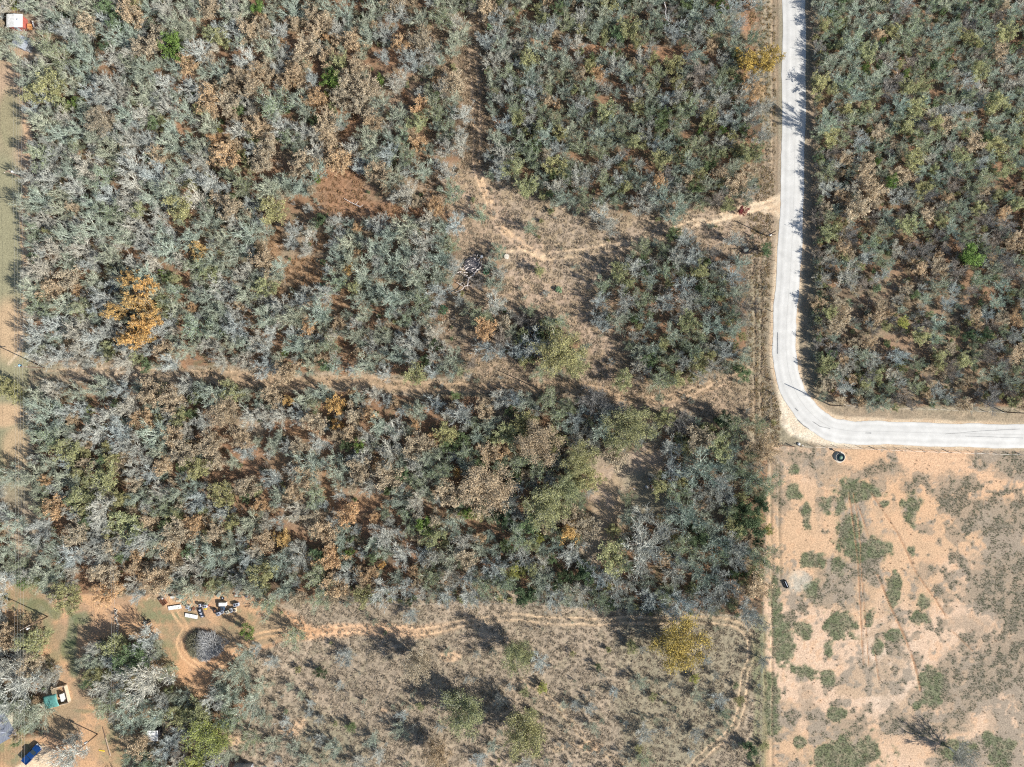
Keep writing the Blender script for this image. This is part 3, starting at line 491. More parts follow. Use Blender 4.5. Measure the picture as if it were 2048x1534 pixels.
LISTED = '''137,14,24,s 105,32,20,s 213,14,24,n 232,44,22,n 176,44,24,t 262,30,28,t 295,18,24,s 318,62,22,t 347,92,27,N 298,95,30,t 378,128,23,o 425,20,28,t 455,30,24,s 490,18,22,s 205,62,20,s 212,95,16,k 150,95,26,s 75,145,26,s 98,172,32,y 60,190,22,y 152,212,13,N 163,202,9,N 447,308,31,o 28,8,11,Y 470,178,16,t 470,235,18,t 325,238,11,y 492,320,9,N 440,260,6,Y 180,120,26,s 225,115,26,g 130,235,26,g 250,190,24,g 330,165,24,g 5,72,22,s 34,124,18,s 12,104,22,s
517,15,18,N 627,28,24,t 535,100,26,s 655,115,20,t 664,162,19,N 655,186,8,Y 575,165,22,t 600,120,20,t 535,150,18,t 707,80,26,t 842,82,28,t 874,160,11,o 762,160,10,N 837,215,23,o 768,115,17,b 804,155,20,b 762,208,25,s 660,275,24,t 834,285,20,o 777,310,26,b 705,300,24,b 545,212,36,m 629,245,14,k 998,200,18,b 1003,310,27,b 895,260,22,m 635,360,9,N 974,14,24,t 745,20,26,s 800,25,28,b 720,335,22,b 790,395,18,b 905,385,26,m 985,120,24,b 1010,250,26,b 985,160,20,s
1092,8,10,t 1146,6,8,t 1160,60,13,y 1210,70,12,y 1259,57,24,y 1196,148,15,o 1160,150,14,t 1305,118,15,y 1095,202,16,t 1115,212,11,o 1120,265,15,y 1208,225,24,y 1320,240,16,n 1400,263,9,N 1443,260,9,N 1462,272,12,y 1320,318,22,y 1445,305,13,y 1319,362,19,o 1375,362,16,t 1470,365,26,t 1440,345,20,t 1499,122,30,Q 1535,118,28,Q 1510,182,16,o 1440,15,16,N 1484,215,18,s 1110,330,24,y 1350,60,28,b 1440,50,30,s 1060,150,26,s 1528,212,23,b 1050,60,26,s 1230,130,24,b 1400,150,26,p 1500,340,18,t
1650,48,14,y 1763,85,9,N 1730,137,9,N 1810,148,9,N 1662,180,14,y 1955,90,10,y 1952,130,12,y 1640,215,8,o 1870,245,17,y 1930,268,12,y 1992,208,24,y 1825,320,24,y 1752,326,9,N 1783,364,16,N 2010,340,18,y 1682,346,8,t 1730,355,26,t 1690,320,14,t 2008,12,14,t 1900,60,24,s 1665,120,22,s 1700,100,22,s 1880,95,22,s 1655,245,26,s 1800,210,24,s 1850,285,26,m 1960,30,24,m
145,416,17,t 400,500,21,O 467,394,9,N 105,575,24,t 140,560,26,t 158,580,16,o 385,615,12,o 478,612,12,t 95,462,8,y 220,708,14,y 325,545,8,N 448,665,8,N 85,400,26,s 110,500,28,g 165,500,28,g 250,480,26,s 255,410,24,g 300,500,28,g 110,650,30,g 150,670,30,g 215,660,26,b 160,720,26,g 250,725,28,g 350,620,24,s 415,440,28,s 320,470,26,s 500,410,22,b 440,570,26,b 370,700,24,s 490,725,24,g 440,620,26,s
640,440,16,k 675,440,20,b 714,454,12,o 697,541,14,O 714,508,9,o 617,655,18,o 680,650,16,t 720,705,13,t 777,646,9,t 570,705,8,N 969,660,25,o 885,620,10,k 810,640,20,m 850,720,14,k 870,690,16,k 590,460,21,b 612,500,20,b 602,600,22,b 709,646,18,b 745,690,22,b 765,730,14,b 865,745,20,b 905,720,26,s 750,500,30,s 790,520,30,s 720,600,26,s 830,560,34,s 880,520,28,s 780,600,30,s 960,430,20,m 910,450,26,b 1010,650,18,t 850,640,22,s
1060,455,18,m 1079,541,14,y 1205,425,26,b 1221,451,24,b 1280,412,22,b 1370,478,24,b 1200,600,22,b 1250,605,28,b 1199,641,24,b 1330,540,24,m 1385,520,26,b 1420,580,28,m 1374,645,26,y 1440,595,14,y 1470,690,10,y 1285,700,24,s 1279,734,22,g 1455,705,24,b 1400,750,20,b 1531,500,15,n 1120,700,50,y 1070,690,34,b 1150,735,24,y 1330,600,26,b 1300,650,24,s 1430,650,26,s 1465,630,22,m 1470,480,22,b 1300,560,22,s 1445,530,20,b 1390,700,26,m 1340,720,24,m
1941,511,26,N 1806,648,14,Y 1830,590,11,n 1935,670,14,k 1972,668,14,k 1660,625,16,y 1700,555,30,g 1720,415,30,t 1750,385,22,t 1895,395,12,t 2030,640,16,o 1805,740,8,y 1640,740,8,y 2005,425,14,o 1815,450,22,y 1700,470,24,p 1800,710,22,b 1700,710,16,b 1740,680,18,t 1690,630,20,t 1880,570,24,s 1960,560,22,m 1740,490,20,m 1655,470,24,y 1850,500,22,p 2010,520,22,p
92,830,40,s 150,788,26,s 182,820,9,Y 115,812,9,N 300,790,32,t 285,838,26,o 345,795,32,t 425,790,34,s 485,875,24,t 375,862,21,g 130,962,34,s 100,930,24,s 175,930,20,t 215,890,14,y 208,955,34,y 270,900,28,b 370,905,30,t 430,925,26,t 300,950,26,b 110,1020,27,o 150,1030,20,b 240,1000,26,y 392,1048,30,o 430,1065,28,t 490,970,26,t 520,1010,20,o 140,1115,30,b 280,1108,18,o 200,1110,30,b 255,1095,26,b 20,955,30,s 30,1050,30,s 40,1130,22,m 10,1100,30,s 330,930,24,t 350,870,26,t 215,830,30,g 240,780,24,b 340,1100,26,t 60,1090,22,s 10,775,26,y 30,790,20,y
578,802,13,O 672,815,25,O 675,852,15,O 740,830,22,o 792,805,13,o 872,808,24,b 830,850,11,o 692,890,16,k 719,888,17,N 705,915,18,b 830,890,32,t 870,876,15,o 620,930,38,s 612,955,26,t 980,905,26,t 975,970,52,t 914,945,11,O 770,955,34,t 849,1050,22,N 932,1025,16,N 1008,1040,18,k 650,1060,28,t 565,1078,20,O 700,1105,12,N 662,1115,30,o 905,1050,28,s 680,990,15,g 595,1020,25,g 530,1050,18,g 770,1070,34,g 745,1090,24,s 1010,1090,14,n 765,1130,9,O 550,890,24,s 530,830,24,g 600,830,24,b 545,790,24,t 800,1000,28,s 850,980,24,s 900,890,18,n 700,1030,26,o 960,1100,26,s
1074,885,46,t 1160,920,38,y 1135,975,34,y 1095,1010,46,y 1261,850,50,y 1360,850,30,p 1471,855,33,m 1406,935,46,s 1530,900,32,t 1455,990,26,b 1285,1095,56,b 1370,1035,42,s 1330,1060,34,b 1500,1055,28,k 1144,1110,32,b 1078,1076,14,Y 1140,1065,24,O 1440,1110,26,m 1430,1085,34,s 1030,1140,20,Y 1085,1130,22,b 1535,1060,12,Y 1190,800,34,p 1150,840,22,b 1500,960,30,m 1520,1010,22,k 1060,1050,20,n 1410,1160,30,s 1350,1150,32,b 1480,1190,26,p 1520,850,20,m 1445,840,18,k
48,1165,14,N 15,1270,28,t 68,1285,36,y 34,1372,56,b 78,1428,30,s 135,1518,44,g 150,1478,18,b 262,1312,34,n 210,1372,32,b 295,1362,52,g 255,1412,38,s 356,1428,28,y 493,1263,16,N 475,1350,36,s 500,1410,34,s 415,1472,46,Y 425,1168,16,y 280,1490,30,t 335,1500,26,b 360,1500,20,p 20,1330,40,b 62,1452,18,s 34,1484,9,n 450,1440,26,m 460,1390,28,s 262,1512,20,m 390,1530,24,Y
440,1378,22,s 468,1440,26,m 520,1372,20,s 545,1492,24,s 612,1524,22,s 500,1480,24,m 455,1510,20,s 640,1478,16,b 745,1480,18,s 880,1455,12,b 985,1495,18,s 960,1520,20,b 545,1325,18,b 690,1310,25,b 838,1330,32,t 1033,1308,38,y 932,1430,46,y 1052,1472,52,y 872,1508,30,t 580,1375,13,s 700,1452,14,n 570,1445,17,g 528,1440,18,s 590,1495,20,s 670,1500,24,s 800,1462,22,s 720,1530,22,b 1000,1400,18,b 600,1390,13,s 680,1370,11,b 820,1230,20,b 820,1204,8,k 805,1432,14,b 760,1510,18,b 640,1440,14,b 640,1345,14,k
1358,1292,60,Q 1265,1292,15,y 1080,1325,23,b 1087,1375,13,Y 1195,1333,8,k 1203,1350,10,b 1280,1365,22,s 1340,1370,10,b 1390,1358,12,Y 1430,1350,12,b 1395,1392,19,s 1440,1402,21,b 1150,1410,14,b 1180,1420,17,b 1187,1457,17,s 1290,1470,28,b 1452,1430,18,m 1120,1450,8,b 1050,1528,22,b 1135,1490,8,b 1395,1470,17,b 1290,1522,20,m 1500,1500,18,k 1300,1200,30,b 1360,1208,36,b 1260,1170,22,b 1410,1200,30,b 1145,1205,16,b 1230,1190,22,b 1200,1160,26,b 1480,1400,12,y 1925,1515,31,g 930,1392,10,b 1230,1385,14,b
1485,422,13,w'''
TALLS = {(838, 1330): 9.5, (1033, 1308): 10.5, (932, 1430): 10.5, (1052, 1472): 11, (1358, 1292): 12, (1074, 885): 10, (1160, 920): 9.5, (1135, 975): 9, (1095, 1010): 9.5, (1530, 900): 9, (1471, 855): 8.5, (872, 1508): 8.5, (1925, 1515): 8.5, (410, 1292): 3, (1485, 422): 3.0, (1120, 700): 9.5, (1261, 850): 9, (1655, 245): 9.5, (1941, 511): 5.5, (1285, 1095): 9, (1406, 935): 9, (975, 970): 9}
FIELD_H = {}
trees = []      # x_px, y_px (crown centre as seen), r metres, h metres, type, listed
rt = random.Random(5)
for tok in LISTED.split():
    x, y, r, ty = tok.split(','); x = float(x); y = float(y); r = float(r)*GSD
    h = TALLS.get((int(x), int(y)))
    if h is None:
        h = 2.0+1.15*r+rt.uniform(-.3, .5)
        if y > 1255 and 500 < x < 1520: h = 1.0+0.9*r
    trees.append([x, y, r, h, ty, True])
# fill
ZW = {
 'W': dict(s=.42, g=.22, b=.22, t=.03, y=.03, n=.03, m=.05), 'NT': dict(s=.27, g=.12, b=.13, t=.22, y=.08, n=.06, o=.03, m=.08),
 'NM': dict(s=.33, b=.25, g=.05, m=.14, y=.1, n=.05, t=.04, p=.04), 'CM': dict(s=.2, b=.33, m=.17, y=.1, n=.08, p=.12),
 'EG': dict(s=.34, m=.18, y=.13, n=.05, p=.08, g=.17, t=.05), 'EB': dict(p=.22, s=.2, t=.19, m=.1, y=.09, g=.14, b=.05, n=.01),
 'SW': dict(g=.19, s=.25, b=.15, t=.14, y=.07, o=.02, n=.05), 'SC': dict(t=.13, s=.25, b=.21, g=.11, o=.03, n=.06, m=.09, y=.05), 'SE': dict(s=.24, b=.28, t=.1, y=.12, n=.09, k=.06, m=.11)}
RZ = {'W': (1.3, 4.2), 'NT': (1.3, 4.0), 'NM': (1.1, 3.4), 'CM': (1.1, 3.5), 'EG': (1.0, 3.1), 'EB': (.8, 2.7), 'SW': (1.3, 4.4), 'SC': (1.2, 4.0), 'SE': (1.3, 4.4)}
def zone(x, y):
    if x > 1600 and y < 880: return 'EG' if y < 320+40*math.sin(x/60) else 'EB'
    if y < 760:
        if x < 400 or (x < 900 and y > 430): return 'W'
        if x < 950 and y <= 430: return 'NT'
        return 'NM' if y < 460 else 'CM'
    return 'SW' if x < 540 else ('SC' if x < 1010 else 'SE')
cell = 40.0; gridh = {}
def key(x, y): return (int(x//cell), int(y//cell))
def near(x, y, r, f):
    cx, cy = key(x, y)
    for i in (-1, 0, 1):
        for j in (-1, 0, 1):
            for (a, b_, c) in gridh.get((cx+i, cy+j), ()):
                if (a-x)**2+(b_-y)**2 < (f*(r+c))**2: return True
    return False
for T in trees: gridh.setdefault(key(T[0], T[1]), []).append((T[0], T[1], T[2]/GSD))
TH = np.clip((vnoise(PX, PY, 30, 79, 3, .6)-.28)/.44, 0, 1)*.82+.08
NC = vnoise(PX, PY, 120, 77, 3); GAP = vnoise(PX, PY, 34, 78, 3, .6)
r2 = random.Random(11)
def pick(wts):
    q = r2.random()*sum(wts.values())
    for k_, v_ in wts.items():
        q -= v_
        if q <= 0: return k_
    return 's'
def scatter(n, smin, smax, f, gap):
    for _ in range(int(n*1.45)):
        x = r2.uniform(-300, 2350); y = r2.uniform(-280, 1815)
        d = at_grid(D, x, y)
        if d < at_grid(TH, x, y): continue
        if gap and at_grid(GAP, x, y) > {'W': .66, 'NT': .575, 'SW': .60, 'SC': .585, 'SE': .62, 'EB': .60, 'EG': .66}.get(zone(x, y), .63): continue
        z = zone(x, y); lo, hi = RZ[z]; q = smin+(smax-smin)*r2.random()**1.3; r = lo+(hi-lo)*q
        if near(x, y, r/GSD, f): continue
        wt = dict(ZW[z]); nc = at_grid(NC, x, y)
        for c_ in 'to':
            if c_ in wt: wt[c_] *= (1.7 if nc > .56 else .35)
        for c_ in 'nym':
            if c_ in wt: wt[c_] *= (1.8 if nc < .45 else .7)
        ty = pick(wt)
        if ty == 'n' and r > 2.2: ty = 'm'
        h = (1.8+1.3*r+r2.uniform(-.6, .8)) if z not in ('EG', 'EB') else (1.3+.95*r+r2.uniform(-.2, .3))
        trees.append([x, y, r, h, ty, False]); gridh.setdefault(key(x, y), []).append((x, y, r/GSD))
scatter(5000, .75, 1.0, .60, True); scatter(12000, .4, .8, .56, True); scatter(20000, .1, .5, .54, True); scatter(20000, 0, .25, .54, True)
for _ in range(16000):
    x = r2.uniform(-110, 2158); y = r2.uniform(-100, 1634)
    if at_grid(D, x, y) < .3 or (zone(x, y) != 'EB' and r2.random() < .55): continue
    r = r2.uniform(.35, .95); q_ = r2.random()
    trees.append([x, y, r, .5+.9*r, 's' if q_ < .2 else 'p' if q_ < .65 else 'y' if q_ < .75 else 't' if q_ < .9 else 'n', False])
# small scrub in the open grass of the south field and by clearings
for _ in range(420):
    x = r2.uniform(440, 1530); y = r2.uniform(1205, 1560)
    if at_grid(M_FIELD, x, y) < .9 or at_grid(RUT, x, y) > .1: continue
    dens = .25 + .75*(y > 1380)
    if r2.random() > dens: continue
    r = r2.uniform(.45, 1.5)
    if near(x, y, r/GSD, .8): continue
    trees.append([x, y, r, .8+.8*r, pick(dict(s=.35, b=.35, y=.1, m=.1, p=.1)), False]); gridh.setdefault(key(x, y), []).append((x, y, r/GSD))
for _ in range(500):
    x = r2.uniform(860, 1560); y = r2.uniform(330, 900)
    if at_grid(op, x, y) < .8 or at_grid(shl, x, y) > .1 or at_grid(droad, x, y) < 34 or at_grid(RUT, x, y) > .1 or 1400 < x and y < 450: continue
    r = r2.uniform(.4, 1.3)
    if near(x, y, r/GSD, .9) or r2.random() < .6: continue
    trees.append([x, y, r, .6+.8*r, pick(dict(s=.35, b=.3, y=.15, m=.2)), False])
# fence line bushes along the field's north edge and the east verge
for _ in range(160):
    t_ = r2.random(); p = NEDGE[int(t_*(len(NEDGE)-1))]; x = p[0]+r2.uniform(-6, 6); y = p[1]+r2.uniform(-8, 6); r = r2.uniform(.4, 1.1)
    if x > 680: trees.append([x, y, r, .6+.8*r, pick(dict(s=.3, b=.3, y=.1, m=.1, p=.2)), False])
for _ in range(150):
    x = 1634+r2.uniform(-4, 6); y = r2.uniform(-60, 800); r = r2.uniform(.5, 1.2)
    trees.append([x+max(0, (y-700)*.1), y, r, 1.2+1.2*r, pick(dict(p=.4, s=.2, m=.2, t=.1, y=.1)), False])
def props(ty, rr_):
    lf, tw, bk, pk, cw, noun = TY[ty]; j = rr_.uniform(.86, 1.14); hj = rr_.uniform(-.06, .06)
    f = lambda c: (c[0]*j*(1+hj), c[1]*j, c[2]*j*(1-hj))
    return f(lf), f(tw), f(bk)
rp_ = random.Random(23)
for T in trees:
    lf, tw, bk = props(T[4], rp_); pk = TY[T[4]][3]; small = T[2] < 1.35
    if small: pk = 'shrub' if pk in ('bare',) else 'bush'
    if small and T[4] == 'm': pk = rp_.choice(('shrub', 'bush'))
    if pk == 'dense' and T[2] < 2.3: pk = 'bush'
    if T[3] > 7.6 and pk in ('leafy', 'dense'): pk = 'big'
    zf = {'EG': 1.22, 'EB': 1.18}.get(zone(T[0], T[1]), 1.0); lf = tuple(c*zf for c in lf); tw = tuple(c*zf for c in tw); bk = tuple(c*zf for c in bk)
    pi = rp_.choice(bykind[pk]); P = protos[pi]; sxy = T[2]/PR; sz = T[3]/P['h']
    zc = .62*T[3]; wx, wy, _ = W(T[0], T[1], zc)
    noun = TY[T[4]][5]
    if T[2] < 1.2: noun = 'shrub'
    T += [dict(pi=pi, sc=(sxy*rp_.uniform(.9, 1.12), sxy*rp_.uniform(.9, 1.12), sz), rz=rp_.uniform(0, 6.28), loc=(wx, wy, ground_z(wx, wy)-.02), lf=lf, tw=tw, bk=bk, noun=noun)]
# individuals: the largest of each kind within the frame; the rest is one woodland
def inframe(T): return -4 < T[0] < 2052 and -4 < T[1] < 1538
CAP = {'bare_tree': 290, 'oak_tree': 200, 'leafy_tree': 200, 'shrub': 120}
cnt = {k: 0 for k in CAP}; solo = []; rest = []
for T in sorted(trees, key=lambda T: (not T[5], -T[2])):
    n_ = T[6]['noun']
    if inframe(T) and cnt[n_] < CAP[n_]: cnt[n_] += 1; solo.append(T)
    else: rest.append(T)
LM = [(42, 50, 'the white-roofed shed'), (54, 93, 'the silver metal shed'), (115, 1388, 'the teal-roofed pen'), (67, 1507, 'the blue pickup'), (312, 1458, 'the corrugated hut'), (1679, 913, 'the round stock tank'), (1571, 1168, 'the black trough'),
      (940, 535, 'the bleached wood pile'), (1300, 970, 'the rubbish heap'), (1485, 422, 'the maroon bush'), (1490, 497, 'the charred fallen tree'), (1085, 782, 'the pole beside the trail'), (1660, 810, 'the pole at the bend'),
      (400, 1215, 'the junk rows'), (1358, 1292, 'the huge golden oak'), (268, 620, 'the tall orange oak'), (1941, 511, 'the round green tree'), (60, 362, 'the transformer pole'), (87, 733, 'the trail-end pole'), (405, 1292, 'the oval hedge'),
      (1505, 405, 'the sandy driveway mouth'), (1013, 513, 'the round concrete cap'), (347, 92, 'the vivid green tree'), (664, 162, 'the small emerald tree'), (1568, 690, 'the narrowest road curve'), (1588, 2, 'the road at its north end'), (2040, 873, 'the road at its east end'), (1250, 1240, 'the grass track bend')]
DIRS = ['east', 'east-northeast', 'northeast', 'north-northeast', 'north', 'north-northwest', 'northwest', 'west-northwest', 'west', 'west-southwest', 'southwest', 'south-southwest', 'south', 'south-southeast', 'southeast', 'east-southeast']
ONES = 'zero one two three four five six seven eight nine ten eleven twelve thirteen fourteen fifteen sixteen seventeen eighteen nineteen'.split()
TENS = 'zero ten twenty thirty forty fifty sixty seventy eighty ninety'.split()
def num(n):
    if n < 20: return ONES[n]
    if n < 100: return TENS[n//10]+('-'+ONES[n % 10] if n % 10 else '')
    return 'hundred'+('-'+num(n-100) if n > 100 else '')
used = set()
def tree_label(T):
    x, y, r = T[0], T[1], T[2]; cw = TY[T[4]][4]; noun = T[6]['noun'].split('_')
    nn = noun[-1] if noun[0] != 'oak' else 'oak'
    if noun[0] == 'shrub': nn = 'shrub'
    size = 'huge' if r > 5.5 else 'large' if r > 3.6 else 'broad' if r > 2.8 else 'middling' if r > 2 else 'small' if r > 1.2 else 'tiny'
    c = sorted(LM, key=lambda L: math.hypot(L[0]-x, L[1]-y)+(1e5 if math.hypot(L[0]-x, L[1]-y) < 16 else 0))
    for extra in range(0, 5):
        for L in c[:4]:
            dx, dy = x-L[0], L[1]-y; d = max(1, int(round(math.hypot(dx, dy)*GSD))); di = DIRS[int(round(math.atan2(dy, dx)/(2*math.pi)*16)) % 16]
            s_ = f"{size} {cw} {nn}, {num(d)} metres {di} of {L[2]}"
            if s_ not in used: used.add(s_); return s_
    s_ += ' in the thicket'; used.add(s_); return s_
GRP = {'bare_tree': 'bare trees of the scrub woodland', 'oak_tree': 'brown-leaved oaks of the scrub woodland', 'leafy_tree': 'green and olive trees of the scrub woodland', 'shrub': 'shrubs scattered over the ground'}
SPECIAL = {(1358, 1292): 'huge golden olive oak beside the two-track in the south field', (1485, 422): 'small maroon bush on the sandy driveway mouth', (1941, 511): 'round bright green tree alone in the brown eastern scrub', (347, 92): 'vivid green rounded tree between two tan oaks near the top', (493, 1263): 'small bright green bush beside the oval grey hedge'}
for T in solo:
    q = T[6]; P = protos[q['pi']]
    name = q['noun'] if q['noun'] != 'shrub' else 'shrub'
    e = empty(name, q['loc'], q['rz'], SPECIAL.get((int(T[0]), int(T[1]))) or tree_label(T), {'bare_tree': 'bare tree', 'oak_tree': 'oak tree', 'leafy_tree': 'leafy tree', 'shrub': 'shrub'}[q['noun']], GRP[q['noun']])
    e.scale = q['sc']; e.empty_display_size = .2
    for part in ('trunk', 'crown'):
        o = bpy.data.objects.new(part, P[part]); COL.objects.link(o); o.parent = e
        o['tint'] = q['lf']; o['twig'] = q['tw']; o['bark'] = q['bk']
# the big elongated orange oak: several leafy masses on one root system
def big_oak(cx, cy, lobes, h, label):
    root = empty('oak_tree', W(cx, cy, .6*h)[:2]+(0,), 0, label, 'oak tree', GRP['oak_tree'])
    for i, (x, y, r, ty) in enumerate(lobes):
        P = protos[bykind['leafy'][i % 5]]; lf, tw, bk = props(ty, rp_); wx, wy, _ = W(x, y, .6*h)
        for part in ('trunk', 'crown'):
            o = bpy.data.objects.new('limb' if part == 'trunk' else 'crown', P[part]); COL.objects.link(o); o.parent = root
            o.location = ((wx-root.location.x), (wy-root.location.y), -.1); o.scale = (r*GSD/PR*1.25, r*GSD/PR*1.25, h/P['h']*rp_.uniform(.85, 1.05)); o.rotation_euler = (0, 0, i*1.7)
            o['tint'] = lf; o['twig'] = tw; o['bark'] = bk
big_oak(268, 615, [(265, 560, 17, 'O'), (293, 572, 17, 'O'), (228, 627, 16, 'O'), (262, 605, 20, 'O'), (292, 615, 22, 'O'), (280, 650, 22, 'O'), (305, 645, 14, 'O')], 10, 'tall ragged orange oak standing over the grey western thicket')
big_oak(270, 678, [(250, 678, 14, 'O'), (272, 680, 15, 'O'), (292, 674, 13, 'O')], 8.5, 'wide bright orange oak just below the tall ragged one')
# ------------------------------------------------------------------ instancing for uncountable stuff
def gn_object(name, plist, items, attrs=('tint', 'twig', 'bark'), kind='stuff'):
    coll = bpy.data.collections.new(name+'_sources')
    for i, me_ in enumerate(plist):
        o = bpy.data.objects.new('source_%03d' % i, me_); coll.objects.link(o)
    me_ = bpy.data.meshes.new(name); n = len(items)
    me_.vertices.add(n); me_.vertices.foreach_set('co', np.array([i['loc'] for i in items], np.float32).ravel())
    def A(nm, ty, fld, vals):
        a_ = me_.attributes.new(nm, ty, 'POINT'); a_.data.foreach_set(fld, np.array(vals).ravel())
    A('pid', 'INT', 'value', np.array([i['pi'] for i in items], np.int32))
    A('rot', 'FLOAT_VECTOR', 'vector', np.array([i.get('rot', (0, 0, i['rz'])) for i in items], np.float32)); A('scl', 'FLOAT_VECTOR', 'vector', np.array([i['sc'] for i in items], np.float32))
    for nm, k_ in zip(attrs, ('lf', 'tw', 'bk')): A(nm, 'FLOAT_COLOR', 'color', np.array([tuple(i[k_])+(1,) for i in items], np.float32))
    ob = bpy.data.objects.new(name, me_); COL.objects.link(ob); tag(ob, kind=kind)
    ng = bpy.data.node_groups.new(name, 'GeometryNodeTree')
    ng.interface.new_socket('Geometry', in_out='INPUT', socket_type='NodeSocketGeometry'); ng.interface.new_socket('Geometry', in_out='OUTPUT', socket_type='NodeSocketGeometry')
    N = ng.nodes; gi = N.new('NodeGroupInput'); go_ = N.new('NodeGroupOutput'); ip = N.new('GeometryNodeInstanceOnPoints'); ci = N.new('GeometryNodeCollectionInfo')
    ci.inputs['Collection'].default_value = coll; ci.inputs['Separate Children'].default_value = True; ci.inputs['Reset Children'].default_value = True
    def NA(nm, ty):
        a_ = N.new('GeometryNodeInputNamedAttribute'); a_.data_type = ty; a_.inputs['Name'].default_value = nm; return a_.outputs['Attribute']
    ng.links.new(gi.outputs[0], ip.inputs['Points']); ng.links.new(ci.outputs[0], ip.inputs['Instance']); ip.inputs['Pick Instance'].default_value = True
    ng.links.new(NA('pid', 'INT'), ip.inputs['Instance Index'])
    er = N.new('FunctionNodeEulerToRotation'); ng.links.new(NA('rot', 'FLOAT_VECTOR'), er.inputs[0]); ng.links.new(er.outputs[0], ip.inputs['Rotation'])
    ng.links.new(NA('scl', 'FLOAT_VECTOR'), ip.inputs['Scale']); ng.links.new(ip.outputs[0], go_.inputs[0])
    md = ob.modifiers.new('scatter', 'NODES'); md.node_group = ng
    return ob
wl = gn_object('woodland', [p['full'] for p in protos], [T[6] for T in rest])
tag(wl, 'dense mixed scrub woodland of grey, tan and olive trees filling the picture', 'woodland')
# grass tufts
def tuft(seed, n, rad, h, wd):
    r = random.Random(seed); V = []; F = []; Rn = []
    for i in range(n):
        a_ = r.uniform(0, 6.28); q = rad*math.sqrt(r.random())*.5; b0 = np.array([math.cos(a_)*q, math.sin(a_)*q, 0]); d = np.array([math.cos(a_)*rad*r.uniform(.2, 1), math.sin(a_)*rad*r.uniform(.2, 1), h*r.uniform(.5, 1)])
        s_ = np.array([-math.sin(a_), math.cos(a_), 0])*wd; k = len(V); V += [b0-s_, b0+s_, b0+d*.7+s_*.7, b0+d*.7-s_*.7, b0+d*np.array([1.25, 1.25, .85])]; F += [(k, k+1, k+2, k+3), (k+3, k+2, k+4)]; Rn += [r.random()]*5
    return tomesh('tuft', [((V, F, Rn), M_LEAF)])
tufts = [tuft(900+i, 22, .42, .45, .035) for i in range(4)]
items = []; rg = random.Random(77)
def addt(n, box, mask, c1, c2, s0, s1, thr=.5):
    for _ in range(n):
        x = rg.uniform(box[0], box[2]); y = rg.uniform(box[1], box[3])
        if at_grid(mask, x, y) < thr: continue
        wx, wy, _ = W(x, y); q = rg.random(); s_ = rg.uniform(s0, s1); c_ = tuple(a_*(1-q)+b_*q for a_, b_ in zip(c1, c2))
        items.append(dict(loc=(wx, wy, ground_z(wx, wy)), pi=rg.randrange(4), rz=rg.uniform(0, 6.28), sc=(s_, s_, s_*rg.uniform(.35, .95)), lf=c_, tw=c_, bk=c_))
gmask = op*(1-M_PAST)*(1-M_YARD*.7)*(1-lc)*(1-shl)*sstep(droad, 30, 40)*(1-np.clip(RUT*2, 0, 1))*(1-M_DRV)
addt(13000, (440, 1190, 1540, 1600), gmask, (.40, .33, .245), (.29, .245, .18), .5, 1.3)
addt(14000, (860, 300, 1560, 900), gmask, (.43, .345, .25), (.31, .255, .18), .5, 1.3)
addt(6000, (520, 180, 900, 720), gmask, (.34, .20, .11), (.26, .17, .09), .5, 1.2)
addt(6000, (830, -60, 1000, 340), gmask, (.44, .33, .22), (.30, .23, .15), .5, 1.3)
addt(3000, (1500, -60, 1560, 900), gmask, (.36, .24, .13), (.22, .19, .09), .4, 1.1)
addt(4000, (-60, 700, 1600, 800), gmask, (.50, .38, .25), (.34, .28, .18), .4, 1.1)
addt(60000, (1530, 890, 2100, 1600), np.clip(M_PAST-sstep(col[..., 0], .26, .34)*2, 0, 1), (.17, .205, .11), (.26, .235, .165), .22, .45, .3)
addt(700, (1540, 890, 2100, 1600), M_PAST, (.30, .20, .12), (.20, .16, .10), .25, .6)
tg = gn_object('dry_grass', tufts, items); tag(tg, 'dry tan grass tufts covering the open ground', 'grass')
# ------------------------------------------------------------------ objects
M_WHITE = mat('white_metal', (.64, .64, .62), .5, var=.18, scale=2); M_STEEL = mat('galvanised', (.50, .53, .57), .4, .4, .2, 4)
M_WOODP = mat('pole_timber', (.14, .095, .07), .85, var=.3, scale=6); M_TIMB = mat('weathered_timber', (.34, .26, .19), .85, var=.3, scale=4, bump=.02)
M_PLANK = mat('pale_boards', (.60, .49, .36), .8, var=.25, scale=4); M_RUST_ = mat('rusty_steel', (.22, .10, .06), .8, .2, .35, 5)
M_BLACK = mat('black_rubber', (.02, .021, .025), .6, var=.2); M_DARK = mat('dark_void', (.03, .03, .035), .8)
M_TEAL = mat('teal_tarp', (.10, .27, .24), .5, var=.3, scale=1.2, bump=.05); M_BLUE = mat('blue_car_paint', (.012, .055, .19), .22, .3, .05, 2, spec=.6)
M_GLASS = mat('dark_glass', (.03, .045, .05), .08, .0, .1, 2, spec=.8); M_TYRE = mat('tyre_rubber', (.025, .025, .025), .8)
M_ORANGE = mat('orange_plastic', (.62, .30, .12), .6); M_RED = mat('red_iron', (.36, .10, .08), .6); M_YEL = mat('yellow_paint', (.70, .52, .05), .5)
M_ROOF = mat('slate_grey_roof', (.15, .165, .20), .6, var=.15, scale=.8); M_WATER = mat('tank_water', (.01, .018, .02), .05, var=.1, spec=.9)
M_CREAM = mat('cream_paint', (.62, .58, .46), .6); M_BONE = mat('bleached_wood', (.62, .56, .52), .8, var=.25, scale=5); M_CHAR = mat('charred_wood', (.03, .025, .025), .8, var=.3, scale=5)
M_STONE = mat('limestone', (.55, .50, .42), .85, var=.25, scale=3, bump=.05); M_LBLUE = mat('faded_blue_plastic', (.20, .42, .62), .5); M_GRN = mat('green_float', (.12, .20, .15), .5)
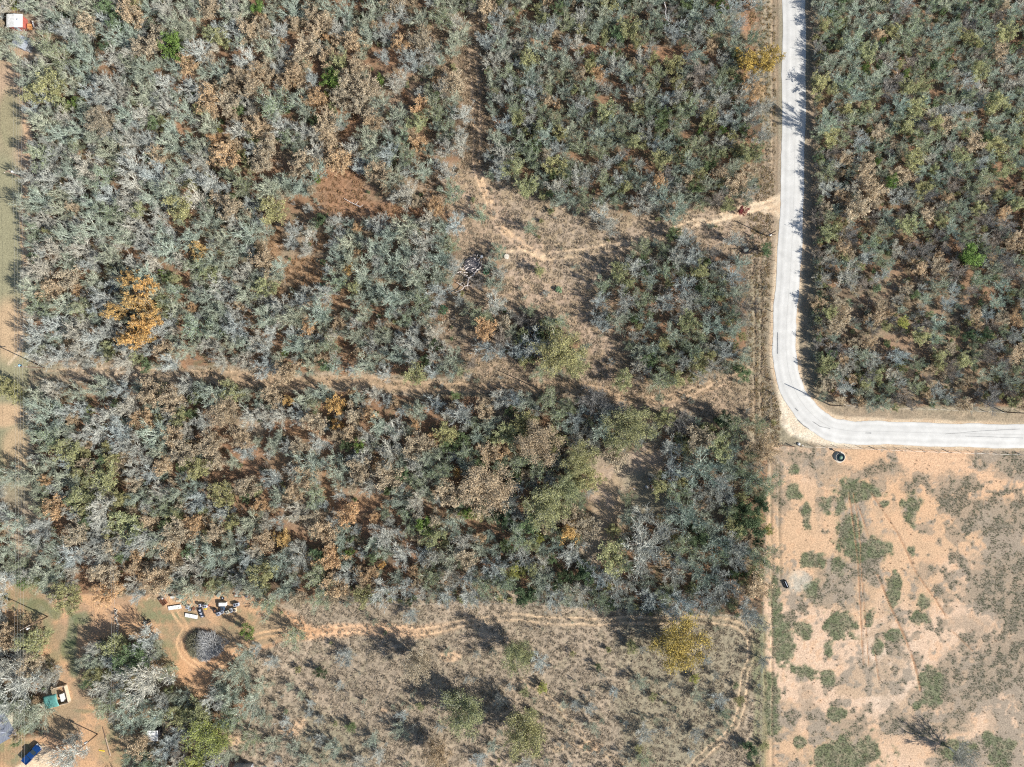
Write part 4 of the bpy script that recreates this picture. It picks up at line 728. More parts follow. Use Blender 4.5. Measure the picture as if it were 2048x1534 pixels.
M_GREYP = mat('grey_appliance', (.42, .45, .52), .5, var=.15); M_WIRE = mat('aluminium_wire', (.50, .49, .46), .5, .3)
def pos(px, py, z=0.0):
    x, y, _ = W(px, py, z); return (x, y, 0.0)
# utility poles
def pole(px, py, h, label, arm=None, arm_w=2.4, trafo=None, ins=4, tilt=(0, 0)):
    e = empty('utility_pole', pos(px, py), 0, label, 'utility pole', 'wooden utility poles')
    MB().tube((0, 0, -.5), (tilt[0], tilt[1], h), .17, .11, 10).build('post', M_WOODP, e, True)
    if arm is not None:
        ca_, sa_ = math.cos(arm), math.sin(arm); mbx = MB(); mbx.box((tilt[0], tilt[1], h-.35), (arm_w, .12, .14), arm); mbx.box((tilt[0], tilt[1], h-.8), (.5, .05, .05), arm)
        ar = mbx.build('crossarm', M_TIMB, e)
        for i in range(ins):
            u = (i/(ins-1)-.5)*(arm_w-.2); q = MB(); q.lathe((tilt[0]+u*ca_, tilt[1]+u*sa_, h-.28), [(.03, 0), (.07, .05), (.05, .1), (.08, .15), (.0, .22)], 8); q.build('insulator', M_WHITE, ar, True)
    if trafo:
        mbx = MB(); mbx.lathe((trafo[0], trafo[1], h-trafo[2]), [(.0, 0), (.27, .02), (.27, .75), (.29, .78), (.0, .88)], 14); tr = mbx.build('transformer', M_WHITE if trafo[3] == 'w' else M_LBLUE, e, True)
        q = MB(); q.tube((trafo[0], trafo[1], h-trafo[2]+.85), (trafo[0], trafo[1]+.05, h-trafo[2]+1.15), .05, .04, 8); q.build('bushing', M_CREAM, tr, True)
    return e
pole(61, 362, 8.6, 'utility pole with white transformer at the edge of the western thicket', 0.45, 1.6, (.45, .2, 1.9, 'w'), 3)
pole(88, 735, 8.6, 'utility pole with long white crossarm and blue transformer at the trail end', 0.0, 3.0, (-.5, .35, .9, 'b'), 4)
pole(95, 1233, 8.6, 'dark utility pole on green grass north-west of the sandy yard', 0.5, 2.6, (.25, -.4, 1.4, 'w'), 4)
pole(195, 1468, 8.0, 'utility pole with white transformer in the orange sandy yard', None, trafo=(-.1, .3, 3.6, 'w'))
pole(1085, 782, 8.6, 'lone utility pole beside the grass trail at the centre')
pole(1660, 810, 8.6, 'utility pole on the inner verge of the road bend', None)
pole(2008, 824, 8.6, 'utility pole beside the fence at the east edge', None)
pole(1534, 472, 6.0, 'short pole with white meter box beside the driveway', None, trafo=(.1, -.15, 4.6, 'w'))
# overhead lines: four parallel wires down the western corridor
def wire(name, pts, r, label, group):
    mbx = MB()
    for p, q in zip(pts[:-1], pts[1:]):
        n = 8
        for i in range(n):
            t0, t1 = i/n, (i+1)/n; s0 = -.5*4*t0*(1-t0); s1 = -.5*4*t1*(1-t1)
            mbx.tube(tuple(a_+(b_-a_)*t0 for a_, b_ in zip(p[:2], q[:2]))+(p[2]+(q[2]-p[2])*t0+s0,), tuple(a_+(b_-a_)*t1 for a_, b_ in zip(p[:2], q[:2]))+(p[2]+(q[2]-p[2])*t1+s1,), r, r, 4, False)
    o = mbx.build(name, M_WIRE); return tag(o, label, 'power line', group)
for i, (xx, lb) in enumerate(((25, 'outermost western wire of the four overhead power lines'), (31, 'second wire from the west edge among the overhead power lines'), (36, 'third wire from the west edge among the overhead power lines'), (42, 'innermost wire of the overhead lines beside the western thicket'))):
    wire('power_line', [W(xx+2, -250, 8.4), W(xx, 352, 8.4), W(xx+3, 731, 8.4), W(xx+4, 1253, 8.4), W(xx+4, 1800, 8.4)], .011, lb, 'overhead power lines on the west side')
for xx, lb in ((223, 'western one of two service wires over the sandy yard'), (228, 'eastern one of two service wires over the sandy yard')):
    wire('service_line', [W(xx-3, 1130, 6.5), W(xx, 1260, 6.5), W(xx-4, 1440, 6.5)], .014, lb, 'service wires over the yard')
# fences
def fence(label, pts, step=22, h=1.25, mat_=M_TIMB, wires=4, cat='fence'):
    pts = resample(pts, step); e = empty('wire_fence', pos(*pts[0]), 0, label, cat); o_ = e.location; wb = MB()
    pw = [(W(*p)[0]-o_.x, W(*p)[1]-o_.y) for p in pts]
    for i, (x, y) in enumerate(pw):
        zz = ground_z(x+o_.x, y+o_.y); MB().tube((x, y, zz-.3), (x+rr.uniform(-.05, .05), y, zz+h+rr.uniform(-.1, .15)), .055 if i % 6 else .10, None, 6).build('post', mat_, e)
        if i:
            x0, y0 = pw[i-1]; z0 = ground_z(x0+o_.x, y0+o_.y)
            for k in range(wires): q = .25+k*(h-.3)/(wires-1); wb.tube((x0, y0, z0+q), (x, y, zz+q), .006, None, 3, False)
    wb.build('wire', M_WIRE, e); return e
fence('wire fence of thin posts along the north edge of the south field', [(690, 1207), (860, 1206), (1024, 1205), (1184, 1214), (1320, 1224), (1500, 1230)])
fence('wire fence running down the shaded east verge of the road', [(1627, -40), (1629, 200), (1627, 420), (1626, 700), (1632, 770), (1660, 803), (1700, 812), (1850, 818), (2090, 828)])
fence('wire fence between the curving paved road and the sandy pasture', [(1602, 893), (1700, 896), (1850, 903), (2090, 911)], 24)
fence('wire fence between the woods and the pasture', [(1528, 893), (1527, 1100), (1522, 1300), (1518, 1560)], 26)
fence('wire fence along the west strip of the road', [(1548, 470), (1544, 600), (1542, 760), (1537, 885)], 22)
g = empty('pipe_gate', pos(1538, 888), 0, 'dark pipe gate at the fence corner below the road bend', 'gate'); q = MB()
L_ = (W(1585, 893)[0]-W(1538, 888)[0], W(1585, 893)[1]-W(1538, 888)[1])
for z in (.3, .7, 1.1): q.tube((0, 0, z), (L_[0], L_[1], z), .045, None, 6)
for t_ in (.02, .25, .5, .75, .98): q.tube((L_[0]*t_, L_[1]*t_, .3), (L_[0]*t_, L_[1]*t_, 1.1), .035, None, 6)
q.build('gate_leaf', M_RUST_, g); MB().tube((-.2, 0, -.3), (-.2, 0, 1.5), .1, None, 8).build('post', M_WOODP, g); MB().tube((L_[0]+.2, L_[1], -.3), (L_[0]+.2, L_[1], 1.5), .1, None, 8).build('post', M_WOODP, g)
# sheds top left
def roofbox(name, px, py, lx, ly, h, rz, label, cat, roofm, wallm, rise=.35, corr=True, door=True, extra=None):
    e = empty(name, pos(px, py), rz, label, cat)
    MB().box((0, 0, h/2-.1), (lx, ly, h+.2)).build('wall', wallm, e)
    n = 26; V = []; F = []
    for lay in (0, .06):
        for x, z in ((-lx/2-.25, h-.02), (0, h+rise), (lx/2+.25, h-.02)):
            for i in range(n+1): V.append((x, (i/n-.5)*(ly+.5), z+lay+(.035 if (i % 2 and corr) else 0)+.01))
    m_ = n+1
    for s_ in (0, 1):
        for i in range(n):
            a_ = s_*m_+i; F.append((a_, a_+m_, a_+m_+1, a_+1)); b_ = a_+3*m_; F.append((b_, b_+1, b_+m_+1, b_+m_))
    for s_ in (0, 2):
        for i in range(n): a_ = s_*m_+i; F.append((a_, a_+1, a_+1+3*m_, a_+3*m_))
    for i in (0, n):
        for s_ in (0, 1): a_ = s_*m_+i; F.append((a_, a_+m_, a_+4*m_, a_+3*m_))
    rf = meshobj('roof', V, F, roofm, e); q = MB(); q.box((0, 0, h+rise+.10), (.3, ly+.5, .05)); q.build('ridge_cap', roofm, rf)
    if door: d_ = MB().box((0, -ly/2-.03, 1.0), (.9, .06, 2.0)).build('door', M_GREYP, e); MB().box((.35, -ly/2-.08, 1.0), (.05, .06, .15)).build('handle', M_DARK, d_)
    return e
e = roofbox('storage_shed', 41, 50, 3.6, 2.9, 2.1, 0, 'bright white-roofed shed with red skirting in the north-west corner', 'shed', M_WHITE, M_RED, .2)
MB().box((.9, .2, 2.42), (.22, .4, .12)).build('roof_vent', M_GREYP, e)
q = empty('crate', pos(61, 55), 0, 'open orange crate against the white-roofed shed', 'crate'); MB().box((0, 0, .3), (1.0, 1.4, .6)).build('box', M_ORANGE, q); MB().box((0, 0, .62), (.8, 1.2, .06)).build('lid', M_ORANGE, q)
q = empty('board', pos(69, 50), .1, 'narrow white board leaning east of the white-roofed shed', 'board'); MB().box((0, 0, .5), (.35, 1.5, .06), 0, .25).box((0, 0, .2), (.06, .06, .5)).build('panel', M_WHITE, q)
for i, (x, y, lb) in enumerate(((3, 14, 'white feed tub at the photo edge above the white-roofed shed'), (9, 15, 'white feed tub beside another near the lime-green bush'), (52, 20, 'pale scrap block by the fallen branches north of the white-roofed shed'))):
    q = MB(); q.lathe(pos(x, y), [(.0, .0), (.32, .01), (.42, .5), (.38, .52), (.34, .1), (0, .08)], 14); o = q.build('feed_tub', M_WHITE); tag(o, lb, 'tub', 'white tubs north-west')
roofbox('metal_shed', 53, 92, 3.4, 2.6, 2.2, -.35, 'silver metal shed half hidden under grey branches', 'shed', M_STEEL, M_STEEL, .35)
# teal roofed pen
e = empty('animal_pen', pos(118, 1390), R_(14), 'open pen with teal tarp roof and pale board walls in the yard', 'pen')
PW, PD = 5.4, 4.6
for nm, c_, d_ in (('wall', (0, -PD/2, .6), (PW, .12, 1.2)), ('wall', (PW/2, .1, .6), (.12, PD-.2, 1.2)), ('wall', (.9, PD/2, .6), (PW-1.8, .12, 1.2))):
    q = MB()
    for z in range(4): q.box((c_[0], c_[1], .16+z*.3), (d_[0] if d_[0] > 1 else .12, d_[1] if d_[1] > 1 else .12, .24))
    q.build(nm, M_PLANK, e)
for x, y in ((PW/2, -PD/2+.1), (PW/2, PD/2-.1), (-PW/2, -PD/2+.15), (-.2, PD/2-.15)): MB().box((x, y, .9), (.16, .16, 1.9)).build('post', M_TIMB, e)
V = []; F = []; n = 8
for i in range(n+1):
    for j in range(n+1): V.append((-PW/2+.05+i/n*3.5, -PD/2+.1+j/n*3.3, 2.0+.12*math.sin(i*1.3+j*.9)*math.sin(j*1.1)+.25*math.sin(math.pi*j/n)))
for i in range(n):
    for j in range(n): a_ = i*(n+1)+j; F.append((a_, a_+n+1, a_+n+2, a_+1))
o = meshobj('tarp_roof', V, F, M_TEAL, e, True); md = o.modifiers.new('thick', 'SOLIDIFY'); md.thickness = .04
q = empty('cabinet', W(129, 1392)[:2]+(0,), R_(14), 'white chest cabinet standing inside the teal-roofed pen', 'cabinet'); MB().box((0, 0, .5), (.8, 1.9, 1.0)).build('body', M_WHITE, q); MB().box((0, 0, 1.04), (.84, 1.94, .07)).build('lid', M_WHITE, q); MB().box((.44, 0, .9), (.04, .3, .05)).build('handle', M_GREYP, q)
# grey house in the corner
e = empty('house', W(-2, 1450)[:2]+(0,), R_(30), 'house with slate grey hipped roof at the south-west corner under trees', 'house')
MB().box((0, 0, 1.4), (9.4, 7.4, 2.8)).build('wall', M_CREAM, e)
V = [(-5.2, -4.2, 2.75), (5.2, -4.2, 2.75), (5.2, 4.2, 2.75), (-5.2, 4.2, 2.75), (-1.6, 0, 4.4), (1.6, 0, 4.4)]
rf = meshobj('roof', V, [(0, 1, 5, 4), (1, 2, 5), (2, 3, 4, 5), (3, 0, 4), (3, 2, 1, 0)], M_ROOF, e)
q = MB(); q.tube((1.6, 0, 4.42), (5.2, -4.2, 2.78), .08).tube((1.6, 0, 4.42), (5.2, 4.2, 2.78), .08).tube((-1.6, 0, 4.42), (1.6, 0, 4.42), .08); q.build('ridge_cap', M_GREYP, rf)
for x in (-2.5, 2.5): f_ = MB().box((x, -3.72, 1.5), (1.3, .08, 1.1)).build('window', M_WHITE, e); MB().box((x, -3.78, 1.5), (1.1, .04, .9)).build('pane', M_GLASS, f_)
d_ = MB().box((0, -3.74, 1.05), (1.0, .08, 2.1)).build('door', M_TIMB, e); MB().box((.38, -3.8, 1.0), (.06, .06, .15)).build('handle', M_DARK, d_)
# pickup
e = empty('pickup_truck', pos(68, 1505), math.atan2(1520-1490, 82-54), 'blue pickup parked on the pale pad by the grey-roofed house', 'pickup')
q = MB(); q.prism([(-2.75, .5), (2.7, .5), (2.78, .72), (2.72, .98), (1.3, 1.1), (-2.8, 1.08), (-2.85, .7)], -.93, .93); body = q.build('body', M_BLUE, e)
bv = body.modifiers.new('bevel', 'BEVEL'); bv.width = .07; bv.segments = 2
q = MB(); q.prism([(-.65, 1.05), (1.25, 1.08), (.72, 1.72), (-.35, 1.78)], -.80, .80); cb = q.build('cab', M_BLUE, e); bv = cb.modifiers.new('bevel', 'BEVEL'); bv.width = .08; bv.segments = 2
q = MB(); q.V = [(1.30, -.70, 1.10), (1.30, .70, 1.10), (.80, .64, 1.69), (.80, -.64, 1.69), (1.33, -.70, 1.12), (1.33, .70, 1.12), (.83, .64, 1.71), (.83, -.64, 1.71)]; q.F = [(4, 5, 6, 7), (0, 1, 5, 4), (1, 2, 6, 5), (2, 3, 7, 6), (3, 0, 4, 7)]; q.build('windscreen', M_GLASS, e)
MB().box((-.56, 0, 1.42), (.05, 1.3, .45)).build('rear_window', M_GLASS, e)
for s_ in (-1, 1): MB().box((.35, s_*.82, 1.4), (1.2, .04, .4)).build('side_window', M_GLASS, e)
q = MB(); q.box((-1.75, 0, 1.10), (1.9, 1.5, .03)); q.build('bed_floor', M_BLUE, e)
for s_ in (-1, 1): MB().box((-1.75, s_*.84, 1.18), (2.05, .14, .18)).build('bed_side', M_BLUE, e)
MB().box((-2.72, 0, 1.18), (.1, 1.55, .18)).build('tailgate', M_BLUE, e); MB().box((2.80, 0, .62), (.14, 1.8, .22)).build('bumper', M_WHITE, e); MB().box((-2.86, 0, .6), (.14, 1.8, .2)).build('bumper', M_GREYP, e)
for x in (1.75, -1.75):
    for s_ in (-1, 1):
        wh = empty('wheel', (x, s_*.84, .4)); wh.parent = e
        MB().tube((0, -.13, 0), (0, .13, 0), .4, None, 18).build('tyre', M_TYRE, wh); MB().tube((0, -.14, 0), (0, .14, 0), .22, None, 12).build('rim', M_GREYP, wh)
for s_ in (-1, 1): MB().box((2.76, s_*.7, .86), (.06, .35, .16)).build('headlight', M_WHITE, e); MB().box((.95, s_*1.0, 1.2), (.12, .2, .16)).build('mirror', M_BLACK, e)
# corrugated hut
e = empty('corrugated_hut', pos(316, 1461), 0, 'small hut with blue-white corrugated roof beside its black shadow', 'hut')
MB().box((0, 0, 1.3), (2.2, 2.2, 2.6)).build('wall', M_DARK, e); V = MB()
V.sheet((0, 0, 2.65), 2.75, 2.75, 0, 0, .15, .07, 16); V.build('roof', M_WHITE, e)
q = MB()
for i in range(3): q.box((0, -.9+i*.85, 2.83+.04*i), (2.7, .07, .05))
q.build('roof_batten', M_GREYP, e)
MB().box((-.3, -1.12, 1.0), (.8, .06, 1.9)).build('door', M_TIMB, e)
q = empty('barrel', pos(310, 1435), 0, 'pale blue barrel north of the corrugated hut', 'barrel'); b_ = MB(); b_.lathe((0, 0, 0), [(0, 0), (.3, .0), (.31, .3), (.29, .33), (.31, .6), (.3, .9), (.0, .9)], 14); b_.build('drum', M_LBLUE, q, True); MB().lathe((.12, 0, .9), [(.05, 0), (.05, .04), (0, .04)], 8).build('bung', M_WHITE, q)
# pole on ground, yellow board, post
q = empty('fallen_pole', pos(206, 1454), 0, 'long weathered pole lying on the orange sand', 'pole'); a_ = W(222, 1511); b0 = W(206, 1454)
dx, dy = a_[0]-b0[0], a_[1]-b0[1]
MB().tube((0, 0, .12), (dx*.35, dy*.35, .12), .07, .1, 8).build('thin_end', M_WOODP, q); MB().tube((dx*.35, dy*.35, .14), (dx, dy, .16), .13, .17, 8).build('shaft', M_TIMB, q)
q = empty('yellow_plank', pos(204, 1501), -.15, 'bright yellow plank lying near the long weathered pole', 'plank'); MB().box((0, 0, .08), (1.5, .28, .08)).box((-.5, 0, .02), (.1, .34, .06)).box((.5, 0, .02), (.1, .34, .06)).build('board', M_YEL, q)
q = empty('signboard', pos(372, 1513), .05, 'upright white panel beside the yellow-green tree', 'board'); MB().box((0, 0, .9), (.5, 2.1, .08)).build('board', M_WHITE, q); MB().box((0, -.9, .4), (.1, .1, .9)).build('post', M_TIMB, q); MB().box((0, .9, .4), (.1, .1, .9)).build('post', M_TIMB, q)
e = roofbox('storage_shed', 283, 1536, 2.6, 1.6, 2, 0, 'small pale-roofed shed cut by the bottom edge', 'shed', M_CREAM, M_PLANK, .15)
e = roofbox('storage_shed', 436, 1538, 2.6, 2.6, 2.2, 0, 'shed with grey ribbed roof at the bottom edge below the yellow-green tree', 'shed', M_STEEL, M_RED, .2)
e = roofbox('barn', 489, 1543, 4.6, 4.4, 2.6, 0, 'barn with red roof cut by the bottom edge', 'barn', M_RED, M_STEEL, .6)
# stone row in the yard
q = empty('stone_row', pos(232, 1218), 0, 'row of pale stacked stones under the service wires', 'stone wall'); r3 = random.Random(9); k_ = 0
sb = MB()
for i in range(26):
    y = -i*.27; sb.box((.15*math.sin(i*.5)+i*.035+r3.uniform(-.3, .3), y, .15+r3.uniform(0, .25)), (r3.uniform(.25, .5), r3.uniform(.15, .3), r3.uniform(.25, .4)), r3.uniform(0, 3), 0, .8)
sb.build('stone_course', M_STONE, q)
# oval hedge of cut brush
hx, hy, _ = W(408, 1292, 1.2); e = empty('brush_heap', (hx, hy, 0), 0, 'oval heap of cut grey brush ringed by the sandy loop track', 'brush heap')
rh = random.Random(4); segs = []; seg2 = []; V_ = []
for i in range(5200):
    a_ = rh.uniform(0, 6.28); q_ = math.sqrt(rh.random())*(1+.10*math.sin(3*a_+1)+.07*math.sin(7*a_)+.05*math.sin(13*a_)); rx, ry = 5.1*q_, 3.9*q_; x, y = rx*math.cos(a_), ry*math.sin(a_); z = 2.1*math.sqrt(max(0, 1-min(1, q_*q_)))*rh.uniform(.4, 1.0)+.1
    cx_, cy_ = ((1.6, -.3) if x > -1.4 else (-3.2, .4)); d = nrm(np.array([(x-cx_)*.5+rh.gauss(0, .55), (y-cy_)*.5+rh.gauss(0, .55), .9+rh.gauss(0, .4)])); p = np.array([x, y, z]); L = rh.uniform(.5, 1.5)
    (segs if x > -1.6+rh.gauss(0, .8) else seg2).append((p-d*L*.4, p+d*L*.6, .034, 0, 4))
for sg, nm, tw in ((segs, 'grey_brush', (.50, .50, .49)), (seg2, 'olive_brush', (.30, .285, .19))):
    me_ = tomesh(nm, [(seg_mesh(sg, rh), M_TWIG)]); o = bpy.data.objects.new(nm, me_); COL.objects.link(o); o.parent = e; o['twig'] = tw; o['tint'] = tw; o['bark'] = tw
mbx = MB(); mbx.lathe((0, 0, 0), [(4.2, -.2), (3.8, .35), (2.6, .7), (1.2, .95), (0, 1.0)], 20); mbx.V = [(x, y*.78, z) for x, y, z in mbx.V]; mbx.build('heap_core', mat('dead_litter', (.13, .115, .09), .95), e, True)
# stock tank, trough
e = empty('stock_tank', pos(1679, 914), 0, 'round dark water tank with green float at the north edge of the pasture', 'water tank')
MB().lathe((0, 0, 0), [(1.15, 0), (1.2, .6), (1.12, .62), (1.08, .3)], 28).build('rim', M_STONE, e, True); MB().lathe((0, 0, 0), [(0, .42), (1.1, .42)], 28).build('water', M_WATER, e)
MB().lathe((.1, -.05, .44), [(.0, .30), (.35, .28), (.52, .1), (.5, 0)], 20).build('float_lid', M_GRN, e, True)
MB().tube((-.2, .9, .2), (-.5, 1.3, 1.3), .12, None, 8).box((-.6, 1.3, 1.2), (.6, .35, .3)).build('inlet_pipe', M_BLACK, e)
MB().lathe((0, 0, 0), [(1.55, .0), (1.5, .07), (1.1, .08)], 28).build('apron', M_STONE, e)
e = empty('water_trough', pos(1571, 1168), R_(-66), 'black rectangular trough on bare pale soil in the pasture', 'trough'); q = MB()
q.box((0, .42, .25), (1.9, .1, .5)).box((0, -.42, .25), (1.9, .1, .5)).box((.93, 0, .25), (.1, .74, .5)).box((-.93, 0, .25), (.1, .74, .5)).box((0, 0, .05), (1.8, .74, .08)); q.build('basin', M_BLACK, e)
MB().box((0, .12, .36), (1.5, .16, .05)).build('feed_bar', M_GREYP, e)
for i, (x, y, s_, lb) in enumerate(((1597, 888, .4, 'white rock gleaming on the verge below the road bend'), (1605, 891, .18, 'small pale pebble-like rock just east of the gleaming white rock'))):
    q = MB(); q.lathe(pos(x, y), [(0, 0), (s_, .0), (s_*1.05, s_*.5), (s_*.6, s_*.95), (0, s_)], 9); tag(q.build('rock', M_WHITE, None, True), lb, 'rock')
q = MB(); q.lathe(pos(1013, 513), [(0, .25), (.62, .25), (.7, .18), (.7, 0)], 22); tag(q.build('concrete_cap', M_STONE), 'round pale concrete cap in the grass of the clearing', 'concrete cap')
# fallen trees / branching logs
def log(name, label, cat, paths, mt, parent=None):
    e = empty(name, pos(*paths[0][0][0]), 0, label, cat); o_ = e.location
    for i, (pts, r0, r1, z0, z1) in enumerate(paths):
        q = MB(); pts = smooth_pts([tuple(map(float, p)) for p in pts], 4); n = len(pts)
        for k in range(n-1):
            t0, t1 = k/(n-1), (k+1)/(n-1); a_ = W(*pts[k]); b_ = W(*pts[k+1])
            q.tube((a_[0]-o_.x, a_[1]-o_.y, z0+(z1-z0)*t0), (b_[0]-o_.x, b_[1]-o_.y, z0+(z1-z0)*t1), r0+(r1-r0)*t0, r0+(r1-r0)*t1, 7)
        q.build('trunk' if i == 0 else 'branch', mt, e, True)
    return e
log('dead_tree', 'bleached white dead tree sprawled beside the wood pile', 'dead tree', [([(950, 545), (947, 551), (938, 557), (936, 568), (935, 572)], .2, .15, .5, .9), ([(935, 572), (929, 574), (924, 580), (914, 584), (906, 588)], .15, .05, .9, .6), ([(935, 571), (942, 573), (948, 577)], .1, .04, .9, .7), ([(936, 572), (936, 582)], .07, .03, .9, .5), ([(938, 557), (948, 561)], .09, .03, .8, .7), ([(938, 557), (930, 552), (917, 543)], .09, .04, .8, 1.1), ([(936, 552), (928, 550), (927, 554)], .08, .04, .7, .9), ([(950, 545), (958, 538), (965, 530)], .12, .04, .5, .8), ([(945, 551), (957, 551)], .06, .03, .7, .9), ([(926, 573), (913, 565)], .08, .05, .8, 1.0), ([(930, 570), (925, 566), (919, 571)], .06, .04, .8, .9)], M_BONE)
rb = random.Random(8); pile_at = W(945, 532)
LOGS = [(942, 514, 4), (950, 518, 5), (958, 520, 7), (962, 513, 5), (944, 522, 9), (952, 528, 11), (940, 530, 9), (948, 538, 10), (958, 528, 9), (963, 526, 7), (934, 538, 8), (926, 540, 7), (922, 537, 6), (955, 512, 8), (930, 534, 8), (938, 523, 8), (946, 545, 7), (957, 540, 10), (918, 545, 12), (931, 546, 9), (962, 534, 8), (949, 511, 6)]
for i, (x, y, L) in enumerate(LOGS):
    a_ = rb.uniform(-.5, 1.5); dx, dy = math.cos(a_)*L*GSD/2, math.sin(a_)*L*GSD/2; p = W(x, y); z = rb.uniform(.2, 1.1)
    q = MB(); r_ = rb.uniform(.07, .16); q.tube((p[0]-dx, p[1]-dy, z), (p[0], p[1]+.03, z+.05), r_, r_*.95, 7); q.tube((p[0], p[1]+.03, z+.05), (p[0]+dx, p[1]+dy, z+rb.uniform(-.1, .3)), r_*.95, r_*.7, 7)
    o = q.build('log', M_BONE, None, True); dd = math.hypot(x-940, y-535)
    tag(o, '%s bleached log %s the wood pile, %s from its top' % ('long' if L > 9 else 'short' if L > 6 else 'stubby', 'on the %s side of' % ('east' if x > 950 else 'west' if x < 932 else 'middle'), num(int((y-505)//2)+1)+('th' if 1 else '')), 'log', 'bleached logs of the wood pile')
q = MB(); p = W(964, 514); q.box((p[0], p[1], .9), (.55, .7, .3), .4, .3).box((p[0]-.2, p[1]-.3, .75), (.3, .4, .2), 1); tag(q.build('white_jug', M_WHITE), 'white container on the top corner of the bleached wood pile', 'container')
q = MB(); q.lathe(pos(944, 530), [(2.4, -.1), (2.0, .25), (1.0, .5), (0, .6)], 14); tag(q.build('ash_mound', mat('ash', (.13, .12, .125), .95, var=.4, scale=2)), 'dark ash mound under the bleached logs', 'mound')
log('fallen_tree', 'charred black fallen tree with forked limbs by the roadside strip', 'fallen tree', [([(1484, 503), (1490, 507), (1497, 506), (1504, 501), (1516, 499)], .3, .12, .35, .8), ([(1484, 503), (1480, 510), (1476, 519)], .16, .06, .35, .6), ([(1486, 503), (1480, 495), (1470, 489)], .2, .06, .4, 1.2), ([(1486, 500), (1492, 488), (1497, 478)], .14, .05, .5, 1.5), ([(1478, 515), (1484, 527)], .08, .03, .4, .5), ([(1488, 507), (1495, 522)], .08, .03, .4, .5), ([(1482, 499), (1476, 500), (1468, 505)], .12, .04, .4, 1.2)], M_CHAR)
q = MB(); q.lathe(W(1491, 500, 0)[:2]+(.25,), [(0, .12), (.7, .1), (.85, .0), (.8, -.2)], 18); tag(q.build('tank_cover', mat('dull_metal', (.20, .21, .18), .5, .3)), 'dull round metal lid inside the fork of the charred tree', 'lid')
log('dead_tree', 'yellowish dead tree with forked branches north of the brown clearing', 'dead tree', [([(735, 548), (728, 556), (722, 562)], .16, .1, .5, 1.2), ([(722, 562), (712, 566), (706, 574)], .09, .04, 1.2, 1.4), ([(722, 562), (720, 572), (716, 580)], .08, .03, 1.2, 1.2), ([(726, 558), (718, 553), (710, 552)], .08, .03, 1, 1.6), ([(730, 554), (736, 562), (737, 572)], .08, .03, .8, 1.2)], mat('straw_wood', (.42, .37, .22), .8))
log('dead_tree', 'dark uprooted stump beside the sandy yard west of the junk rows', 'stump', [([(285, 1247), (294, 1246), (303, 1241)], .1, .22, .2, .5), ([(294, 1246), (296, 1238)], .2, .1, .4, .9), ([(297, 1244), (291, 1236), (286, 1232)], .16, .05, .4, .8)], M_CHAR)
log('fallen_tree', 'thin dark snag lying in the rusty clearing near the top', 'fallen tree', [([(688, 397), (700, 404), (712, 410), (722, 415)], .07, .14, .2, .6), ([(712, 410), (718, 404)], .07, .03, .5, .8), ([(722, 415), (728, 411)], .09, .03, .6, 1)], M_BONE)
for i, (x, y, L, a_) in enumerate(((1145, 50, 4, 90), )): pass
log('dead_tree', 'tall slender white dead snag near the top of the central woods', 'dead tree', [([(1319, 28), (1322, 40), (1321, 52), (1324, 64), (1328, 68)], .10, .05, 5.6, 6.2), ([(1322, 40), (1318, 34)], .05, .02, 5.8, 6.2)], M_BONE).location.z = 0
# prickly pears
def pear(px, py, r, label, colr=(.14, .24, .10)):
    mt = mat('cactus_skin', colr, .5); e = empty('prickly_pear', pos(px, py), 0, label, 'cactus', 'prickly pear clumps'); rb2 = random.Random(px)
    q = MB()
    for i in range(46):
        a_ = rb2.uniform(0, 6.28); d = r*math.sqrt(rb2.random()); x, y, z = d*math.cos(a_), d*math.sin(a_), rb2.uniform(.1, 1.1)*(1.2-d/r*.7)
        k = len(q.V); u = nrm(np.array([rb2.gauss(0, 1), rb2.gauss(0, 1), rb2.gauss(0, .6)])); v = nrm(np.cross(u, (0.1, rb2.gauss(0, 1), 1))); s_ = rb2.uniform(.14, .24); n_ = np.cross(u, v)*.03
        for sg in (-1, 1):
            for j in range(8): t_ = j*math.pi/4; q.V.append(tuple(np.array([x, y, z])+u*s_*math.cos(t_)+v*s_*.75*math.sin(t_)+n_*sg))
        q.F.append(tuple(k+7-j for j in range(8))); q.F.append(tuple(k+8+j for j in range(8)))
        for j in range(8): j2 = (j+1) % 8; q.F.append((k+j, k+j2, k+8+j2, k+8+j))
    q.build('pads', mt, e); MB().tube((0, 0, -.1), (0, 0, .4), .15, .12, 8).build('stem', M_TIMB, e)
pear(887, 620, 1.3, 'dark green prickly pear clump in the grass below the dead tree', (.06, .16, .09)); pear(644, 574, 1.1, 'upper prickly pear in the brown clearing', (.10, .20, .11)); pear(643, 588, .8, 'lower paler prickly pear in the brown clearing', (.25, .35, .18))
pear(539, 612, .8, 'prickly pear at the west rim of the brown clearing', (.2, .3, .14)); pear(537, 527, .9, 'prickly pear beside the long brown strip', (.22, .3, .14)); pear(973, 543, .9, 'dark prickly pear just east of the bleached wood pile', (.08, .18, .10)); pear(1118, 580, .9, 'prickly pear in the scrub south of the clearing', (.2, .3, .16)); pear(979, 55, .9, 'prickly pear beside the north trail near the top', (.22, .32, .18)); pear(1640, 765, 1.4, 'pale prickly pear bank inside the road bend', (.28, .34, .22))
